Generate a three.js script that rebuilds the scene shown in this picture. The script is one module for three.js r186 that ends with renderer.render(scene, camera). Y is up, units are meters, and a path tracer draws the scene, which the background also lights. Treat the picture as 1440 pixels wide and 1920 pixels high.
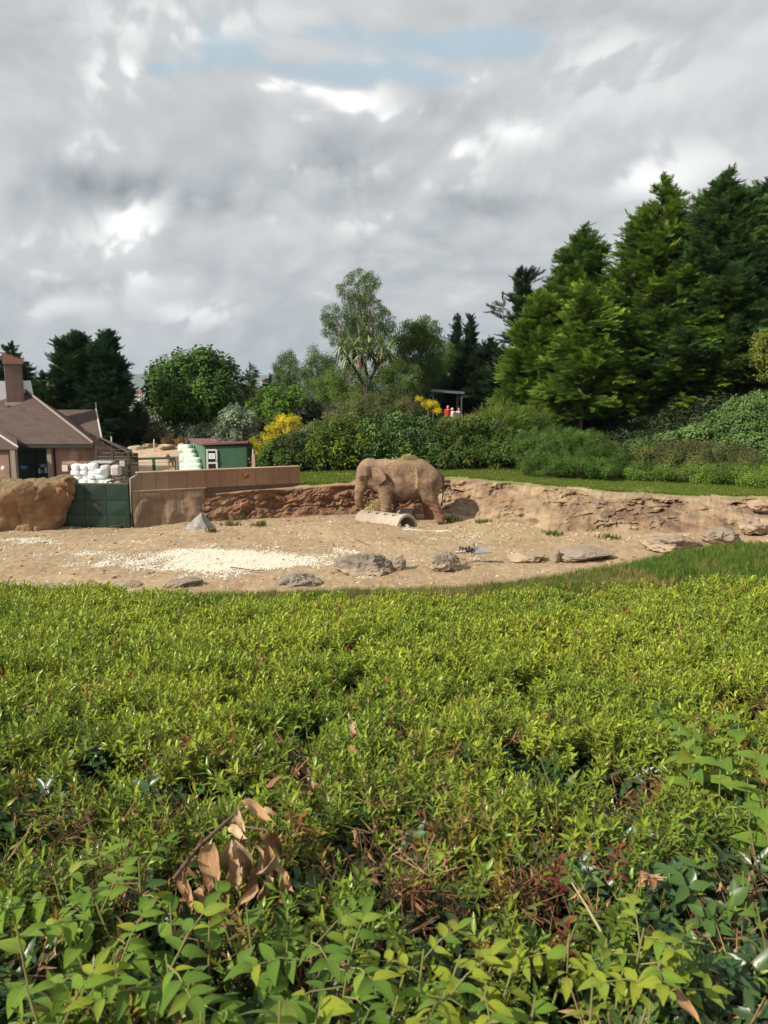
import * as THREE from 'three';
import { mergeGeometries } from 'three/addons/utils/BufferGeometryUtils.js';
import { ImprovedNoise } from 'three/addons/math/ImprovedNoise.js';
import { RoundedBoxGeometry } from 'three/addons/geometries/RoundedBoxGeometry.js';
import { Brush, Evaluator, SUBTRACTION } from 'three-bvh-csg';

const V3 = THREE.Vector3, { clamp, lerp } = THREE.MathUtils;
const smoothstep = (x, a, b) => { const t = clamp((x - a) / (b - a), 0, 1); return t * t * (3 - 2 * t); };   // a may be above b
const V = (x, y, z) => new V3(x, y, z);
const scene = new THREE.Scene();

// ---------------------------------------------------------------- camera, sky, sun, exposure
const EYE = 5.37, FOCAL = 1450, PITCH = 9.2 * Math.PI / 180;      // eye above the enclosure floor; focal length and pixels of the 1440 x 1920 photograph
const camera = new THREE.PerspectiveCamera(2 * Math.atan(960 / FOCAL) * 180 / Math.PI, 0.75, 0.1, 30000);
camera.position.set(0, EYE, 0);
camera.rotation.set(-PITCH, 0, 0);
camera.focus = 9; camera.userData.fStop = 9;
const renderer = new THREE.WebGLRenderer({ antialias: true });
renderer.setSize(768, 1024);
renderer.toneMapping = THREE.LinearToneMapping;
renderer.toneMappingExposure = 1.25;
renderer.shadowMap.enabled = true;

const SUN_DIR = V(-0.72, 0.62, 0.42).normalize();
const sun = new THREE.DirectionalLight(new THREE.Color(1, 0.93, 0.82), 5);
sun.position.copy(SUN_DIR).multiplyScalar(90).add(V(0, 0, -28));
sun.target.position.set(0, 0, -28);
sun.castShadow = true;
Object.assign(sun.shadow.camera, { left: -50, right: 50, top: 50, bottom: -50, near: 1, far: 220 });
sun.shadow.mapSize.set(2048, 2048);
sun.shadow.radius = 1.6;
scene.add(sun, sun.target);

const perlin = new ImprovedNoise();
const N3 = (x, y, z) => perlin.noise(x, y, z);
function fbm(x, y, z, oct = 4) { let s = 0, a = 0.5; for (let i = 0; i < oct; i++) { s += a * N3(x, y, z); x = x * 2.03 + 7.1; y = y * 2.03 + 3.7; z = z * 2.03 + 5.3; a *= 0.5; } return s; }
function ridged(x, y, z, oct = 4) { let s = 0, a = 0.5; for (let i = 0; i < oct; i++) { const n = 1 - Math.abs(N3(x, y, z)) * 1.6; s += a * n; x = x * 2.1 + 3.1; y = y * 2.1 + 1.7; z = z * 2.1 + 9.2; a *= 0.5; } return s; }
function rng(seed) { let a = seed * 7919 + 13; return () => { a = (a + 0x6d2b79f5) | 0; let t = Math.imul(a ^ (a >>> 15), 1 | a); t = (t + Math.imul(t ^ (t >>> 7), 61 | t)) ^ t; return ((t ^ (t >>> 14)) >>> 0) / 4294967296; }; }

// A cloudy sky: grey cumulus with sunlit white edges and a few blue gaps.
{
  const W = 4096, H = 2048, data = new Float32Array(W * H * 4);
  const cp = Math.cos(PITCH), sp = Math.sin(PITCH);
  // [azimuth px, elevation px, width, height, strength] of the larger cloud masses, in the photograph's angular grid
  const bright = [[525, 272, 48, 44, 0.5], [245, 462, 56, 66, 0.55], [560, 160, 75, 20, 0.4], [660, 190, 50, 26, 0.36], [740, 240, 90, 26, 0.34], [865, 145, 45, 24, 0.36], [210, 140, 60, 40, 0.3], [975, 255, 70, 28, 0.22], [595, 535, 38, 18, 0.24], [380, 600, 80, 26, 0.22], [1230, 335, 80, 40, 0.2], [330, 40, 160, 40, 0.16], [700, 430, 60, 26, 0.18], [110, 490, 90, 40, 0.2], [150, 262, 60, 20, 0.22], [340, 310, 40, 30, 0.2], [1170, 130, 140, 60, 0.12], [1330, 300, 110, 40, 0.1], [850, 295, 60, 24, 0.2], [850, 330, 60, 30, 0.18], [680, 300, 60, 40, 0.1], [470, 415, 60, 16, 0.1], [840, 545, 120, 30, 0.1], [60, 590, 120, 20, 0.12], [240, 300, 90, 24, 0.14]];
  const dark = [[110, 365, 190, 55, 0.17], [620, 330, 110, 60, 0.15], [930, 385, 150, 34, 0.19], [600, 250, 90, 40, 0.06], [40, 60, 110, 60, 0.12], [350, 385, 120, 60, 0.14], [460, 520, 130, 50, 0.12], [800, 200, 70, 25, 0.1], [120, 550, 160, 30, 0.1], [1100, 250, 130, 30, 0.1], [1000, 500, 200, 40, 0.06], [780, 480, 140, 50, 0.08], [330, 620, 300, 25, 0.06]];
  const gaps = [[430, 85, 90, 40, 0.9], [560, 40, 130, 34, 0.6], [310, 130, 60, 20, 0.7], [650, 130, 110, 24, 0.8], [890, 75, 110, 22, 0.75], [690, 80, 150, 30, 0.4], [770, 150, 90, 18, 0.5], [1370, 130, 60, 26, 0.4]];
  const sumOf = (list, x, y) => { let s = 0; for (const [cx, cy, rx, ry, k] of list) { const u = (x - cx) / rx, v = (y - cy) / ry, d = u * u + v * v; if (d < 7) s += k * Math.exp(-d); } return s; };
  const puff = (x, y, z, oct) => { let f = 0, a = 0.5; for (let i = 0; i < oct; i++) { const n = N3(x, y, z); f += a * (i < 1 ? n : 0.35 * n + 0.9 * (1.7 * Math.abs(n) - 0.42)); const X = x, Y = y; x = (0.36 * X + 0.48 * Y - 0.8 * z) * 2.04 + 3.1; y = (-0.8 * X + 0.6 * Y) * 2.04 + 1.7; z = (0.48 * X + 0.64 * Y + 0.6 * z) * 2.04 + 5.9; a *= 0.53; } return f; };
  for (let row = 0; row < H; row++) {
    const el = ((row + 0.5) / H - 0.5) * Math.PI, y = Math.sin(el), ce = Math.cos(el);
    for (let col = 0; col < W; col++) {
      const o = (row * W + col) * 4;
      if (y < -0.02) { data[o] = 0.26; data[o + 1] = 0.27; data[o + 2] = 0.28; data[o + 3] = 1; continue; }
      const az = ((col + 0.5) / W - 0.5) * 2 * Math.PI, x = Math.cos(az) * ce, z = Math.sin(az) * ce;
      const X = x * 4.4, Y = y * 6.2, Z = z * 4.4, wx = N3(X * 0.8 + 3, Y * 0.8, Z * 0.8), wy = N3(X * 0.8, Y * 0.8 + 8, Z * 0.8 + 2);
      const mx = N3(X * 3.1, Y * 3.1 + 4, Z * 3.1), my = N3(X * 3.1 + 9, Y * 3.1, Z * 3.1);
      const qx = X + wx * 0.35, qy = Y + wy * 0.35, qz = Z;
      const f = puff(qx, qy, qz, 5), lit = f - puff(qx - 0.07, qy + 0.13, qz + 0.02, 5);   // edges towards the sun are lighter
      let lum = 0.5 + 0.085 * f + 0.19 * lit, gap = 0;
      const fwd = Math.cos(PITCH) * -z - sp * y, upv = cp * y + sp * -z;
      if (fwd > 0.2) {
        const ix = 720 + FOCAL * x / fwd + wx * 34 + mx * 26, iy = 960 - FOCAL * upv / fwd + wy * 26 + my * 20;
        lum += sumOf(bright, ix, iy) * (0.2 + 1.15 * smoothstep(f * 1.2 + lit * 2, -0.12, 0.38)) - 0.72 * sumOf(dark, ix, iy) * clamp(0.9 - 1.2 * f - 0.8 * lit, 0.3, 1.6);
        const gp = sumOf(gaps, ix, iy); gap = clamp(gp * 1.25 - 0.16 - (f * 1.6 + lit * 1.2 + wx * 0.4) * Math.min(1, gp * 2.5), 0, 0.68);
      } else gap = clamp(0.5 - f * 2 - 0.6, 0, 0.6);
      lum = lerp(0.4 + 0.05 * f + 0.08 * lit, lum, 0.3 + 0.7 * smoothstep(y, 0, 0.14));
      lum = Math.max(lum, 0.27);
      const t = clamp((lum - 0.34) / 0.3, 0, 1);            // darker cloud is bluer
      let r = lum * lerp(0.925, 1.0, t), g = lum * lerp(0.995, 1.0, t), bl = lum * lerp(1.045, 1.0, t);
      r = lerp(r, 0.345, gap); g = lerp(g, 0.47, gap); bl = lerp(bl, 0.56, gap);
      data[o] = r; data[o + 1] = g; data[o + 2] = bl; data[o + 3] = 1;
    }
  }
  const sky = new THREE.DataTexture(data, W, H, THREE.RGBAFormat, THREE.FloatType);
  sky.mapping = THREE.EquirectangularReflectionMapping;
  sky.magFilter = THREE.LinearFilter; sky.needsUpdate = true;
  scene.background = sky; scene.environment = sky;
}
scene.fog = new THREE.FogExp2(new THREE.Color(0.66, 0.8, 1.0), 0.00007);

// ---------------------------------------------------------------- helpers
// A pixel of the photograph and a distance give a point of the place; on() gives the point at a height.
function ray(px, py) { const cx = (px - 720) / FOCAL, cy = (960 - py) / FOCAL, z = Math.cos(PITCH) + cy * Math.sin(PITCH); return [cx / z, (cy * Math.cos(PITCH) - Math.sin(PITCH)) / z]; }
function at(px, py, D) { const [x, y] = ray(px, py); return V(x * D, EYE + y * D, -D); }
function on(px, py, h) { return at(px, py, (h - EYE) / ray(px, py)[1]); }
const mpp = (D) => D / FOCAL;                                     // metres per photograph pixel at a distance

const counts = new Map();
function numbered(name) { const n = counts.get(name) ?? 0; counts.set(name, n + 1); return n ? `${name}_${String(n).padStart(3, '0')}` : name; }
function dress(o, label, category, group, kind) { Object.assign(o.userData, { label, category }); if (group) o.userData.group = group; if (kind) o.userData.kind = kind; return o; }
function shade(o) { o.castShadow = o.receiveShadow = true; return o; }
function thing(name, label, category, pos = V(0, 0, 0), turn = 0, group) {
  const o = new THREE.Group(); o.name = numbered(name); o.position.copy(pos); o.rotation.y = turn; scene.add(o);
  return dress(o, label, category, group);
}
function part(parent, name, geo, mat) { const m = shade(new THREE.Mesh(geo, mat)); m.name = name; parent.add(m); return m; }
function solo(name, label, category, geo, mat, pos = V(0, 0, 0), group) { const m = shade(new THREE.Mesh(geo, mat)); m.name = numbered(name); m.position.copy(pos); scene.add(m); return dress(m, label, category, group); }
function structure(name, geo, mat, label, category) { const m = shade(new THREE.Mesh(geo, mat)); m.name = name; m.userData.kind = 'structure'; if (label) Object.assign(m.userData, { label, category }); scene.add(m); return m; }

class GB {                                                        // collects triangles
  constructor() { this.p = []; this.c = []; this.i = []; this.u = []; }
  v(x, y, z, c, u = 0, w = 0) { this.p.push(x, y, z); this.u.push(u, w); if (c) this.c.push(c[0], c[1], c[2]); return this.p.length / 3 - 1; }
  t(a, b, c) { this.i.push(a, b, c); }
  q(a, b, c, d) { this.i.push(a, b, c, a, c, d); }
  geo(normals = true) {
    const g = new THREE.BufferGeometry();
    g.setAttribute('position', new THREE.Float32BufferAttribute(this.p, 3));
    g.setAttribute('uv', new THREE.Float32BufferAttribute(this.u, 2));
    if (this.c.length === this.p.length) g.setAttribute('color', new THREE.Float32BufferAttribute(this.c, 3));
    g.setIndex(this.i); if (normals) g.computeVertexNormals(); return g;
  }
}
function basis(dir, up) { const x = dir.clone().normalize(), s = new V3().crossVectors(x, up); if (s.lengthSq() < 1e-6) s.set(1, 0.3, 0.2).cross(x); s.normalize(); return [x, new V3().crossVectors(s, x).normalize(), s]; }
// A leaf blade folded along its midrib and bent downwards.
function leafInto(g, base, dir, nrm, len, wid, { fold = 0.25, bend = 0.2, segs = 3, color } = {}) {
  const [x, n, s] = basis(dir, nrm), rows = [];
  for (let k = 0; k <= segs; k++) {
    const t = k / segs, w = wid * 0.5 * Math.pow(Math.sin(Math.PI * Math.pow(Math.min(1, 0.03 + t * 0.97), 0.8)), 0.85) * (1.08 - 0.3 * t), d = -bend * len * t * t;
    const c = base.clone().addScaledVector(x, len * t).addScaledVector(n, d);
    if (k === 0 || k === segs) { rows.push([g.v(c.x, c.y, c.z, color, 0.5, t)]); continue; }
    const l = c.clone().addScaledVector(s, -w).addScaledVector(n, w * fold), r = c.clone().addScaledVector(s, w).addScaledVector(n, w * fold);
    rows.push([g.v(l.x, l.y, l.z, color, 0, t), g.v(c.x, c.y, c.z, color, 0.5, t), g.v(r.x, r.y, r.z, color, 1, t)]);
  }
  for (let k = 0; k < segs; k++) {
    const a = rows[k], b = rows[k + 1];
    if (a.length === 1 && b.length === 3) { g.t(a[0], b[1], b[0]); g.t(a[0], b[2], b[1]); }
    else if (a.length === 3 && b.length === 1) { g.t(a[0], a[1], b[0]); g.t(a[1], a[2], b[0]); }
    else if (a.length === 3) { g.q(a[0], a[1], b[1], b[0]); g.q(a[1], a[2], b[2], b[1]); }
  }
}
function tubeInto(g, pts, radii, sides = 5, color) {
  let last;
  for (let k = 0; k < pts.length; k++) {
    const d = pts[Math.min(k + 1, pts.length - 1)].clone().sub(pts[Math.max(0, k - 1)]), [, n, s] = basis(d, Math.abs(d.y) > 0.9 * d.length() ? V(1, 0, 0) : V(0, 1, 0)), ring = [];
    for (let j = 0; j < sides; j++) { const a = j / sides * 2 * Math.PI, r = radii[k], q = pts[k].clone().addScaledVector(n, Math.cos(a) * r).addScaledVector(s, Math.sin(a) * r); ring.push(g.v(q.x, q.y, q.z, color, j / sides, k)); }
    if (last) for (let j = 0; j < sides; j++) g.q(last[j], last[(j + 1) % sides], ring[(j + 1) % sides], ring[j]);
    last = ring;
  }
  const e = g.v(pts.at(-1).x, pts.at(-1).y, pts.at(-1).z, color); for (let j = 0; j < sides; j++) g.t(last[j], last[(j + 1) % sides], e);
}
function tube(pts, radii, sides = 6) { const g = new GB(); tubeInto(g, pts, radii, sides); return g.geo(); }
// Heightfield sheet over a u-v grid; f(u, v) gives [x, y, z], col gives a colour.
function sheet(nu, nv, f, col, uvScale = 1) {
  const g = new GB();
  for (let j = 0; j <= nv; j++) for (let i = 0; i <= nu; i++) { const [x, y, z] = f(i / nu, j / nv); g.v(x, y, z, col && col(x, y, z, i / nu, j / nv), x * uvScale, z * uvScale); }
  for (let j = 0; j < nv; j++) for (let i = 0; i < nu; i++) { const a = j * (nu + 1) + i; g.q(a, a + 1, a + nu + 2, a + nu + 1); }
  return g.geo();
}
// Surface nets: the surface f = 0 (f negative inside) as one smooth mesh.
function nets(f, lo, hi, cell) {
  const nx = Math.ceil((hi.x - lo.x) / cell) + 1, ny = Math.ceil((hi.y - lo.y) / cell) + 1, nz = Math.ceil((hi.z - lo.z) / cell) + 1, d = new Float32Array(nx * ny * nz), ID = new Int32Array(nx * ny * nz).fill(-1);
  for (let k = 0, n = 0; k < nz; k++) for (let j = 0; j < ny; j++) for (let i = 0; i < nx; i++, n++) d[n] = f(lo.x + i * cell, lo.y + j * cell, lo.z + k * cell);
  const g = new GB(), sx = 1, sy = nx, sz = nx * ny, corner = [0, sx, sy, sx + sy, sz, sz + sx, sz + sy, sz + sx + sy], edges = [[0, 1], [0, 2], [0, 4], [1, 3], [1, 5], [2, 3], [2, 6], [3, 7], [4, 5], [4, 6], [5, 7], [6, 7]];
  for (let k = 0; k < nz - 1; k++) for (let j = 0; j < ny - 1; j++) for (let i = 0; i < nx - 1; i++) {
    const n = i + j * sy + k * sz; let x = 0, y = 0, z = 0, m = 0;
    for (const [a, b] of edges) {
      const da = d[n + corner[a]], db = d[n + corner[b]]; if ((da < 0) === (db < 0)) continue;
      const t = da / (da - db); m++;
      x += (a & 1) + ((b & 1) - (a & 1)) * t; y += (a >> 1 & 1) + ((b >> 1 & 1) - (a >> 1 & 1)) * t; z += (a >> 2) + ((b >> 2) - (a >> 2)) * t;
    }
    if (m) { ID[n] = g.v(lo.x + (i + x / m) * cell, lo.y + (j + y / m) * cell, lo.z + (k + z / m) * cell); }
  }
  for (let k = 1; k < nz - 1; k++) for (let j = 1; j < ny - 1; j++) for (let i = 1; i < nx - 1; i++) {
    const n = i + j * sy + k * sz, s = d[n] < 0;
    for (const [st, a, b] of [[sx, sy, sz], [sy, sz, sx], [sz, sx, sy]]) {
      if (s === (d[n + st] < 0)) continue;
      const v = [ID[n], ID[n - a], ID[n - a - b], ID[n - b]]; if (v.some((q) => q < 0)) continue;
      s ? g.q(v[0], v[1], v[2], v[3]) : g.q(v[3], v[2], v[1], v[0]);
    }
  }
  return g.geo();
}
const smin = (a, b, k) => { const h = Math.max(k - Math.abs(a - b), 0) / k; return Math.min(a, b) - h * h * k * 0.25; };
function bone(p, a, b) {                                          // a, b = [x, y, z, radius]: tapered capsule
  const bx = b[0] - a[0], by = b[1] - a[1], bz = b[2] - a[2], px = p[0] - a[0], py = p[1] - a[1], pz = p[2] - a[2], L = bx * bx + by * by + bz * bz;
  const t = L > 0 ? clamp((px * bx + py * by + pz * bz) / L, 0, 1) : 0, x = px - bx * t, y = py - by * t, z = pz - bz * t;
  return Math.sqrt(x * x + y * y + z * z) - (a[3] + (b[3] - a[3]) * t);
}
function tint(geo, f) { const p = geo.attributes.position, n = geo.attributes.normal, c = new Float32Array(p.count * 3); for (let i = 0; i < p.count; i++) { const q = f(p.getX(i), p.getY(i), p.getZ(i), n ? n.getX(i) : 0, n ? n.getY(i) : 1, n ? n.getZ(i) : 0); c.set(q, i * 3); } geo.setAttribute('color', new THREE.BufferAttribute(c, 3)); return geo; }
const mixc = (a, b, t) => [lerp(a[0], b[0], t), lerp(a[1], b[1], t), lerp(a[2], b[2], t)];
const box = (w, h, d, x = 0, y = 0, z = 0, r = 0.012) => new RoundedBoxGeometry(w, h, d, 1, Math.min(r, w / 3, h / 3, d / 3)).translate(x, y, z);

// ---------------------------------------------------------------- textures and materials
function noiseTexture(n, f, repeat, srgb) {
  const d = new Uint8Array(n * n * 4);
  for (let j = 0; j < n; j++) for (let i = 0; i < n; i++) { const v = f(i / n, j / n), o = (j * n + i) * 4, c = Array.isArray(v) ? v : [v, v, v]; for (let k = 0; k < 3; k++) d[o + k] = clamp(Math.round(c[k] * 255), 0, 255); d[o + 3] = 255; }
  const t = new THREE.DataTexture(d, n, n, THREE.RGBAFormat); t.wrapS = t.wrapT = THREE.RepeatWrapping; t.magFilter = THREE.LinearFilter; t.repeat.set(repeat, repeat); t.needsUpdate = true; if (srgb) t.colorSpace = THREE.SRGBColorSpace; return t;
}
// tileable fbm: noise on a torus
const torus = (u, v, s, oct, seed = 0) => { const a = u * 2 * Math.PI, b = v * 2 * Math.PI; let t = 0, k = 0.5; for (let i = 0; i < oct; i++) { const q = s * (1 << i) / 6.283; t += k * (N3(Math.cos(a) * q + seed, Math.sin(a) * q, Math.cos(b) * q) + N3(Math.sin(b) * q + seed, Math.cos(a) * q + 4, Math.sin(a) * q)) * 0.8; k *= 0.55; } return t; };
const grit = noiseTexture(512, (u, v) => 0.5 + 0.55 * torus(u, v, 10, 5), 0.5);
const grain = noiseTexture(512, (u, v) => 0.8 + 0.38 * torus(u, v, 9, 5, 3), 0.7);
const blotch = noiseTexture(512, (u, v) => { const n = torus(u, v, 4, 6, 8), m = torus(u, v, 22, 3, 5); return [0.8 + 0.3 * n + 0.12 * m, 0.79 + 0.3 * n + 0.12 * m, 0.78 + 0.3 * n + 0.1 * m]; }, 0.3);
const std = (rgb, o = {}) => { const m = new THREE.MeshStandardMaterial({ roughness: 0.9, ...o }); m.color.setRGB(...rgb); return m; };
const leafMat = (rgb, o = {}) => { const m = new THREE.MeshPhysicalMaterial({ roughness: 1, transmission: 0.3, thickness: 0, side: THREE.DoubleSide, specularIntensity: 0.3, ...o }); m.color.setRGB(...rgb); return m; };
const M = {
  dirt: std([1, 1, 1], { vertexColors: true, roughness: 1, map: grain, bumpMap: grit, bumpScale: 0.03 }),
  bank: std([1, 1, 1], { vertexColors: true, roughness: 1, map: grain, bumpMap: grit, bumpScale: 0.05 }),
  soil: std([1, 1, 1], { vertexColors: true, roughness: 1 }),
  rock: std([1, 1, 1], { vertexColors: true, roughness: 0.95, bumpMap: grit, bumpScale: 0.02 }),
  concrete: std([0.34, 0.24, 0.16], { map: blotch, bumpMap: grit, bumpScale: 0.006 }),
  bark: std([0.16, 0.12, 0.085], { roughness: 1, bumpMap: grit, bumpScale: 0.02 }),
  paleBark: std([0.34, 0.29, 0.22], { roughness: 1 }),
  foliage: leafMat([1, 1, 1]),
  gloss: leafMat([1, 1, 1], { clearcoat: 0.7, clearcoatRoughness: 0.3, transmission: 0.22 }),
  needle: leafMat([1, 1, 1], { transmission: 0.2, specularIntensity: 0.12 }),
};
const dummy = new THREE.Object3D(), m4 = new THREE.Matrix4(), cc = new THREE.Color();
// list: [position, x axis, y axis, z axis, scale, colour]
function scatter(parent, name, geo, mat, list, stuff = true) {
  const im = new THREE.InstancedMesh(geo, mat, list.length);
  list.forEach(([p, x, y, z, s, c], i) => { m4.makeBasis(x, y, z); m4.scale(typeof s === 'number' ? V(s, s, s) : s); m4.setPosition(p); im.setMatrixAt(i, m4); im.setColorAt(i, cc.setRGB(c[0], c[1], c[2])); });
  im.name = name; if (stuff) im.userData.kind = 'stuff'; shade(im); parent.add(im); return im;
}
function randomBasis(up, spin, R) { // up = y axis
  const [y, , ] = [up.clone().normalize()], h = Math.abs(y.y) > 0.9 ? V(1, 0, 0) : V(0, 1, 0), x = new V3().crossVectors(h, y).normalize(), z = new V3().crossVectors(x, y), a = spin, c = Math.cos(a), s = Math.sin(a);
  const X = x.clone().multiplyScalar(c).addScaledVector(z, s), Z = new V3().crossVectors(X, y); return [X, y, Z];
}
const jit = (c, R, k = 0.25) => { const t = 1 - k + 2 * k * R(), h = (R() - 0.5) * k * 0.5; return [c[0] * t * (1 + h), c[1] * t, c[2] * t * (1 - h)]; };
// ---------------------------------------------------------------- ground
const polyAt = (list, x) => { if (x <= list[0][0]) return list[0].slice(1); for (let i = 1; i < list.length; i++) if (x <= list[i][0]) { const a = list[i - 1], b = list[i], t = (x - a[0]) / (b[0] - a[0]); return a.slice(1).map((q, k) => lerp(q, b[k + 1], t)); } return list.at(-1).slice(1); };
const CREST = [[-30, 33.0, 0.9], [-9.8, 29.9, 1.1], [-7.7, 30.75, 1.1], [-6, 31.4, 1.1], [-4.5, 32.1, 1.12], [-1.4, 32.9, 1.22], [1.2, 33.9, 1.3], [2.9, 34.4, 1.3], [5.6, 32.4, 1.3], [7.6, 31.2, 1.2], [10.1, 30.6, 1.08], [12.5, 30.1, 1.02], [16, 29.6, 1.05], [24, 28.4, 1.5], [60, 27, 2]];
const TOE = [[-7.7, 30.45, 0], [-6, 31.05, 0], [-4.5, 31.75, 0], [-1.4, 32.45, -0.05], [1.2, 32.9, -0.1], [2.6, 32.8, -0.1], [5.1, 29.9, -0.02], [6.6, 27.8, 0], [9, 27.2, 0.05], [11.5, 26.4, 0.25], [15, 25.3, 0.45], [24, 24, 0.6]];
// height of the upper ground behind the banks and the wall
function upper(x, D) {
  const [cd, cy] = polyAt(CREST, x), b = D - cd;
  let h = cy + 0.025 * Math.max(0, b) + 0.05 * fbm(x * 0.4, D * 0.4, 1, 3) * smoothstep(b, 0.3, 3);
  h += 1.5 * smoothstep(D, 36, 48) * smoothstep(x, 3, 15);
  h += 2.1 * smoothstep(D, 33, 41) * smoothstep(x, 10.5, 20);
  h = lerp(h, 0.5, smoothstep(-x, 4.6, 6.6) * smoothstep(D, 32.8, 34.5));                // the yard
  h = lerp(h, -7, smoothstep(D, 66, 130) * smoothstep(-x, -6, 14));                      // the hill falls away
  return h;
}
// enclosure floor
function floorY(x, D) {
  const g = (cx, cd, rx, rd) => Math.exp(-(((x - cx) / rx) ** 2) - (((D - cd) / rd) ** 2));
  return 0.22 * g(-1.6, 29.0, 2.6, 1.5) - 0.12 * g(1.6, 30.6, 2.4, 1.2) - 0.1 * g(2.6, 32, 1.6, 1.5) + 0.12 * g(-6.2, 28.6, 1.6, 0.9) + 0.3 * smoothstep(x, 8.5, 14)
    + 0.12 * fbm(x * 0.35, D * 0.5, 3, 3) + 0.05 * fbm(x * 1.6, D * 1.6, 8, 3) + 0.022 * fbm(x * 6, D * 6, 5, 2) + 0.1 * smoothstep(x, -8, -13) * smoothstep(D, 30, 27);
}
const chipMask = (x, D) => {
  const g = (cx, cd, rx, rd, k) => k * Math.exp(-(((x - cx) / rx) ** 2) - (((D - cd) / rd) ** 2));
  const n = fbm(x * 0.9, D * 0.7, 20, 4);
  return clamp(g(-4.7, 23.4, 1.85, 1.55, 1.35) + g(-3.9, 23.6, 1.5, 0.8, 0.5) + g(-6.6, 24.3, 1.2, 0.8, 0.5) + g(-12.2, 26.2, 1.7, 0.55, 0.65) + g(-9.8, 24.5, 1.6, 0.7, 0.4) + g(-8.2, 23, 1.6, 0.7, 0.45) + g(-2.2, 25.3, 1.1, 0.35, 0.45) + g(-1.6, 24.4, 1.2, 0.5, 0.35) + g(1.7, 28.6, 0.9, 0.25, 0.75) + g(3.0, 27.5, 1.6, 0.6, 0.3) + n * 0.95 - 0.16, 0, 1);
};
structure('enclosure_ground', sheet(420, 260, (u, v) => { const x = -24 + u * 44, D = 17 + v * 18; return [x, floorY(x, D), -D]; }, (x, y, z) => {
  const D = -z, n = fbm(x * 0.5, D * 0.6, 11, 4), m = fbm(x * 2.4, D * 3.4, 4, 4);
  let c = mixc([0.345, 0.235, 0.128], [0.48, 0.352, 0.205], clamp(0.5 + n * 1.1 + m * 0.55, 0, 1));
  c = mixc(c, [0.3, 0.18, 0.1], clamp(fbm(x * 1.1, D * 2.2, 30, 3) * 2 - 0.25, 0, 0.6));
  c = mixc(c, [0.6, 0.5, 0.37], 0.5 * chipMask(x, D));
  c = mixc(c, [0.44, 0.34, 0.17], 0.75 * smoothstep(x, 0.6, 3) * smoothstep(D, 26, 28.5) * clamp(0.7 + fbm(x, D, 2, 3), 0, 1));   // trodden straw
  return c;
}), M.dirt);

// an earth bank, swept between its toe and its crest, with torn ledges
function bankGeo(x0, x1, nu, nv, rough, tone) {
  const g = new GB(), P = (u, v) => {
    const xt = lerp(x0[0], x1[0], u), xc = lerp(x0[1], x1[1], u), [td, ty] = polyAt(TOE, xt), [cd, cy] = polyAt(CREST, xc);
    const s = v < 0.72 ? v / 0.72 : 1 + (v - 0.72) / 0.28, up = Math.min(1, s);
    const prof = rough.flat ? Math.pow(up, 0.75) : up, y0 = s <= 1 ? lerp(ty - 0.25, cy, rough.flat ? Math.pow(up, 1.0) : Math.pow(up, 0.9)) : cy + 0.015 * (s - 1);
    const x = s <= 1 ? lerp(xt, xc, prof) : xc + (xc - xt) * 0.1 * (s - 1), D = s <= 1 ? lerp(td, cd, prof) : cd + (s - 1) * rough.back;
    const y = y0, fade = smoothstep(s, 0, 0.12) * (1 - smoothstep(s, 1.1, 1.7)), led = ridged(x * 0.55, y * 1.3, D * 0.55 + 9, 5), big = fbm(x * 0.5, y * 0.7, D * 0.5, 3);
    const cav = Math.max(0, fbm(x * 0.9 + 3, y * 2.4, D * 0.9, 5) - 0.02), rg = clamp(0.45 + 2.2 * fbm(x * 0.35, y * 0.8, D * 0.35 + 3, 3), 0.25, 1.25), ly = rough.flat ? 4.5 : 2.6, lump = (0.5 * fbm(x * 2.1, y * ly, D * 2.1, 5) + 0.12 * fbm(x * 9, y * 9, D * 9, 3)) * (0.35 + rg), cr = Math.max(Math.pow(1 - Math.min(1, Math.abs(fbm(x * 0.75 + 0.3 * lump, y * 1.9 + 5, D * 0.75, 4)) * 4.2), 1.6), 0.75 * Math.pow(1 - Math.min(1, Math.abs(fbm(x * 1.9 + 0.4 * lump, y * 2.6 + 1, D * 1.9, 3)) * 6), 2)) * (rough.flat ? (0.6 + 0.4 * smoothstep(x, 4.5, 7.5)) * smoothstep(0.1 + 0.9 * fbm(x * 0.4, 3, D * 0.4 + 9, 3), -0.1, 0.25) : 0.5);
    const a = rough.amp * fade * (rough.flat ? 0.55 + 0.5 * rg : 1), sh = rough.flat ? 1 - 0.55 * smoothstep(up, 0.72, 0.9) : 1;
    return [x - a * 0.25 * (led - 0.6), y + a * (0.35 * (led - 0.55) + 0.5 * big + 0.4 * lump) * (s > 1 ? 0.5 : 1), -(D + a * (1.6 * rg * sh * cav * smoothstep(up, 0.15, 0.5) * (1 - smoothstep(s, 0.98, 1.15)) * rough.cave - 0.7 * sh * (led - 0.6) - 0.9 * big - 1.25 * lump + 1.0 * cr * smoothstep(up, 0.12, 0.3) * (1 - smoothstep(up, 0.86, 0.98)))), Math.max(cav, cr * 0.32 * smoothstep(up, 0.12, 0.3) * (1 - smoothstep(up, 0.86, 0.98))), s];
  };
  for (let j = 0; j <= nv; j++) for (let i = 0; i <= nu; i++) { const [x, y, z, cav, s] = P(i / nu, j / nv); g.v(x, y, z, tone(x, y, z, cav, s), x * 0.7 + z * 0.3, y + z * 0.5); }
  for (let j = 0; j < nv; j++) for (let i = 0; i < nu; i++) { const a = j * (nu + 1) + i; g.q(a, a + 1, a + nu + 2, a + nu + 1); }
  return g.geo();
}
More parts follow.
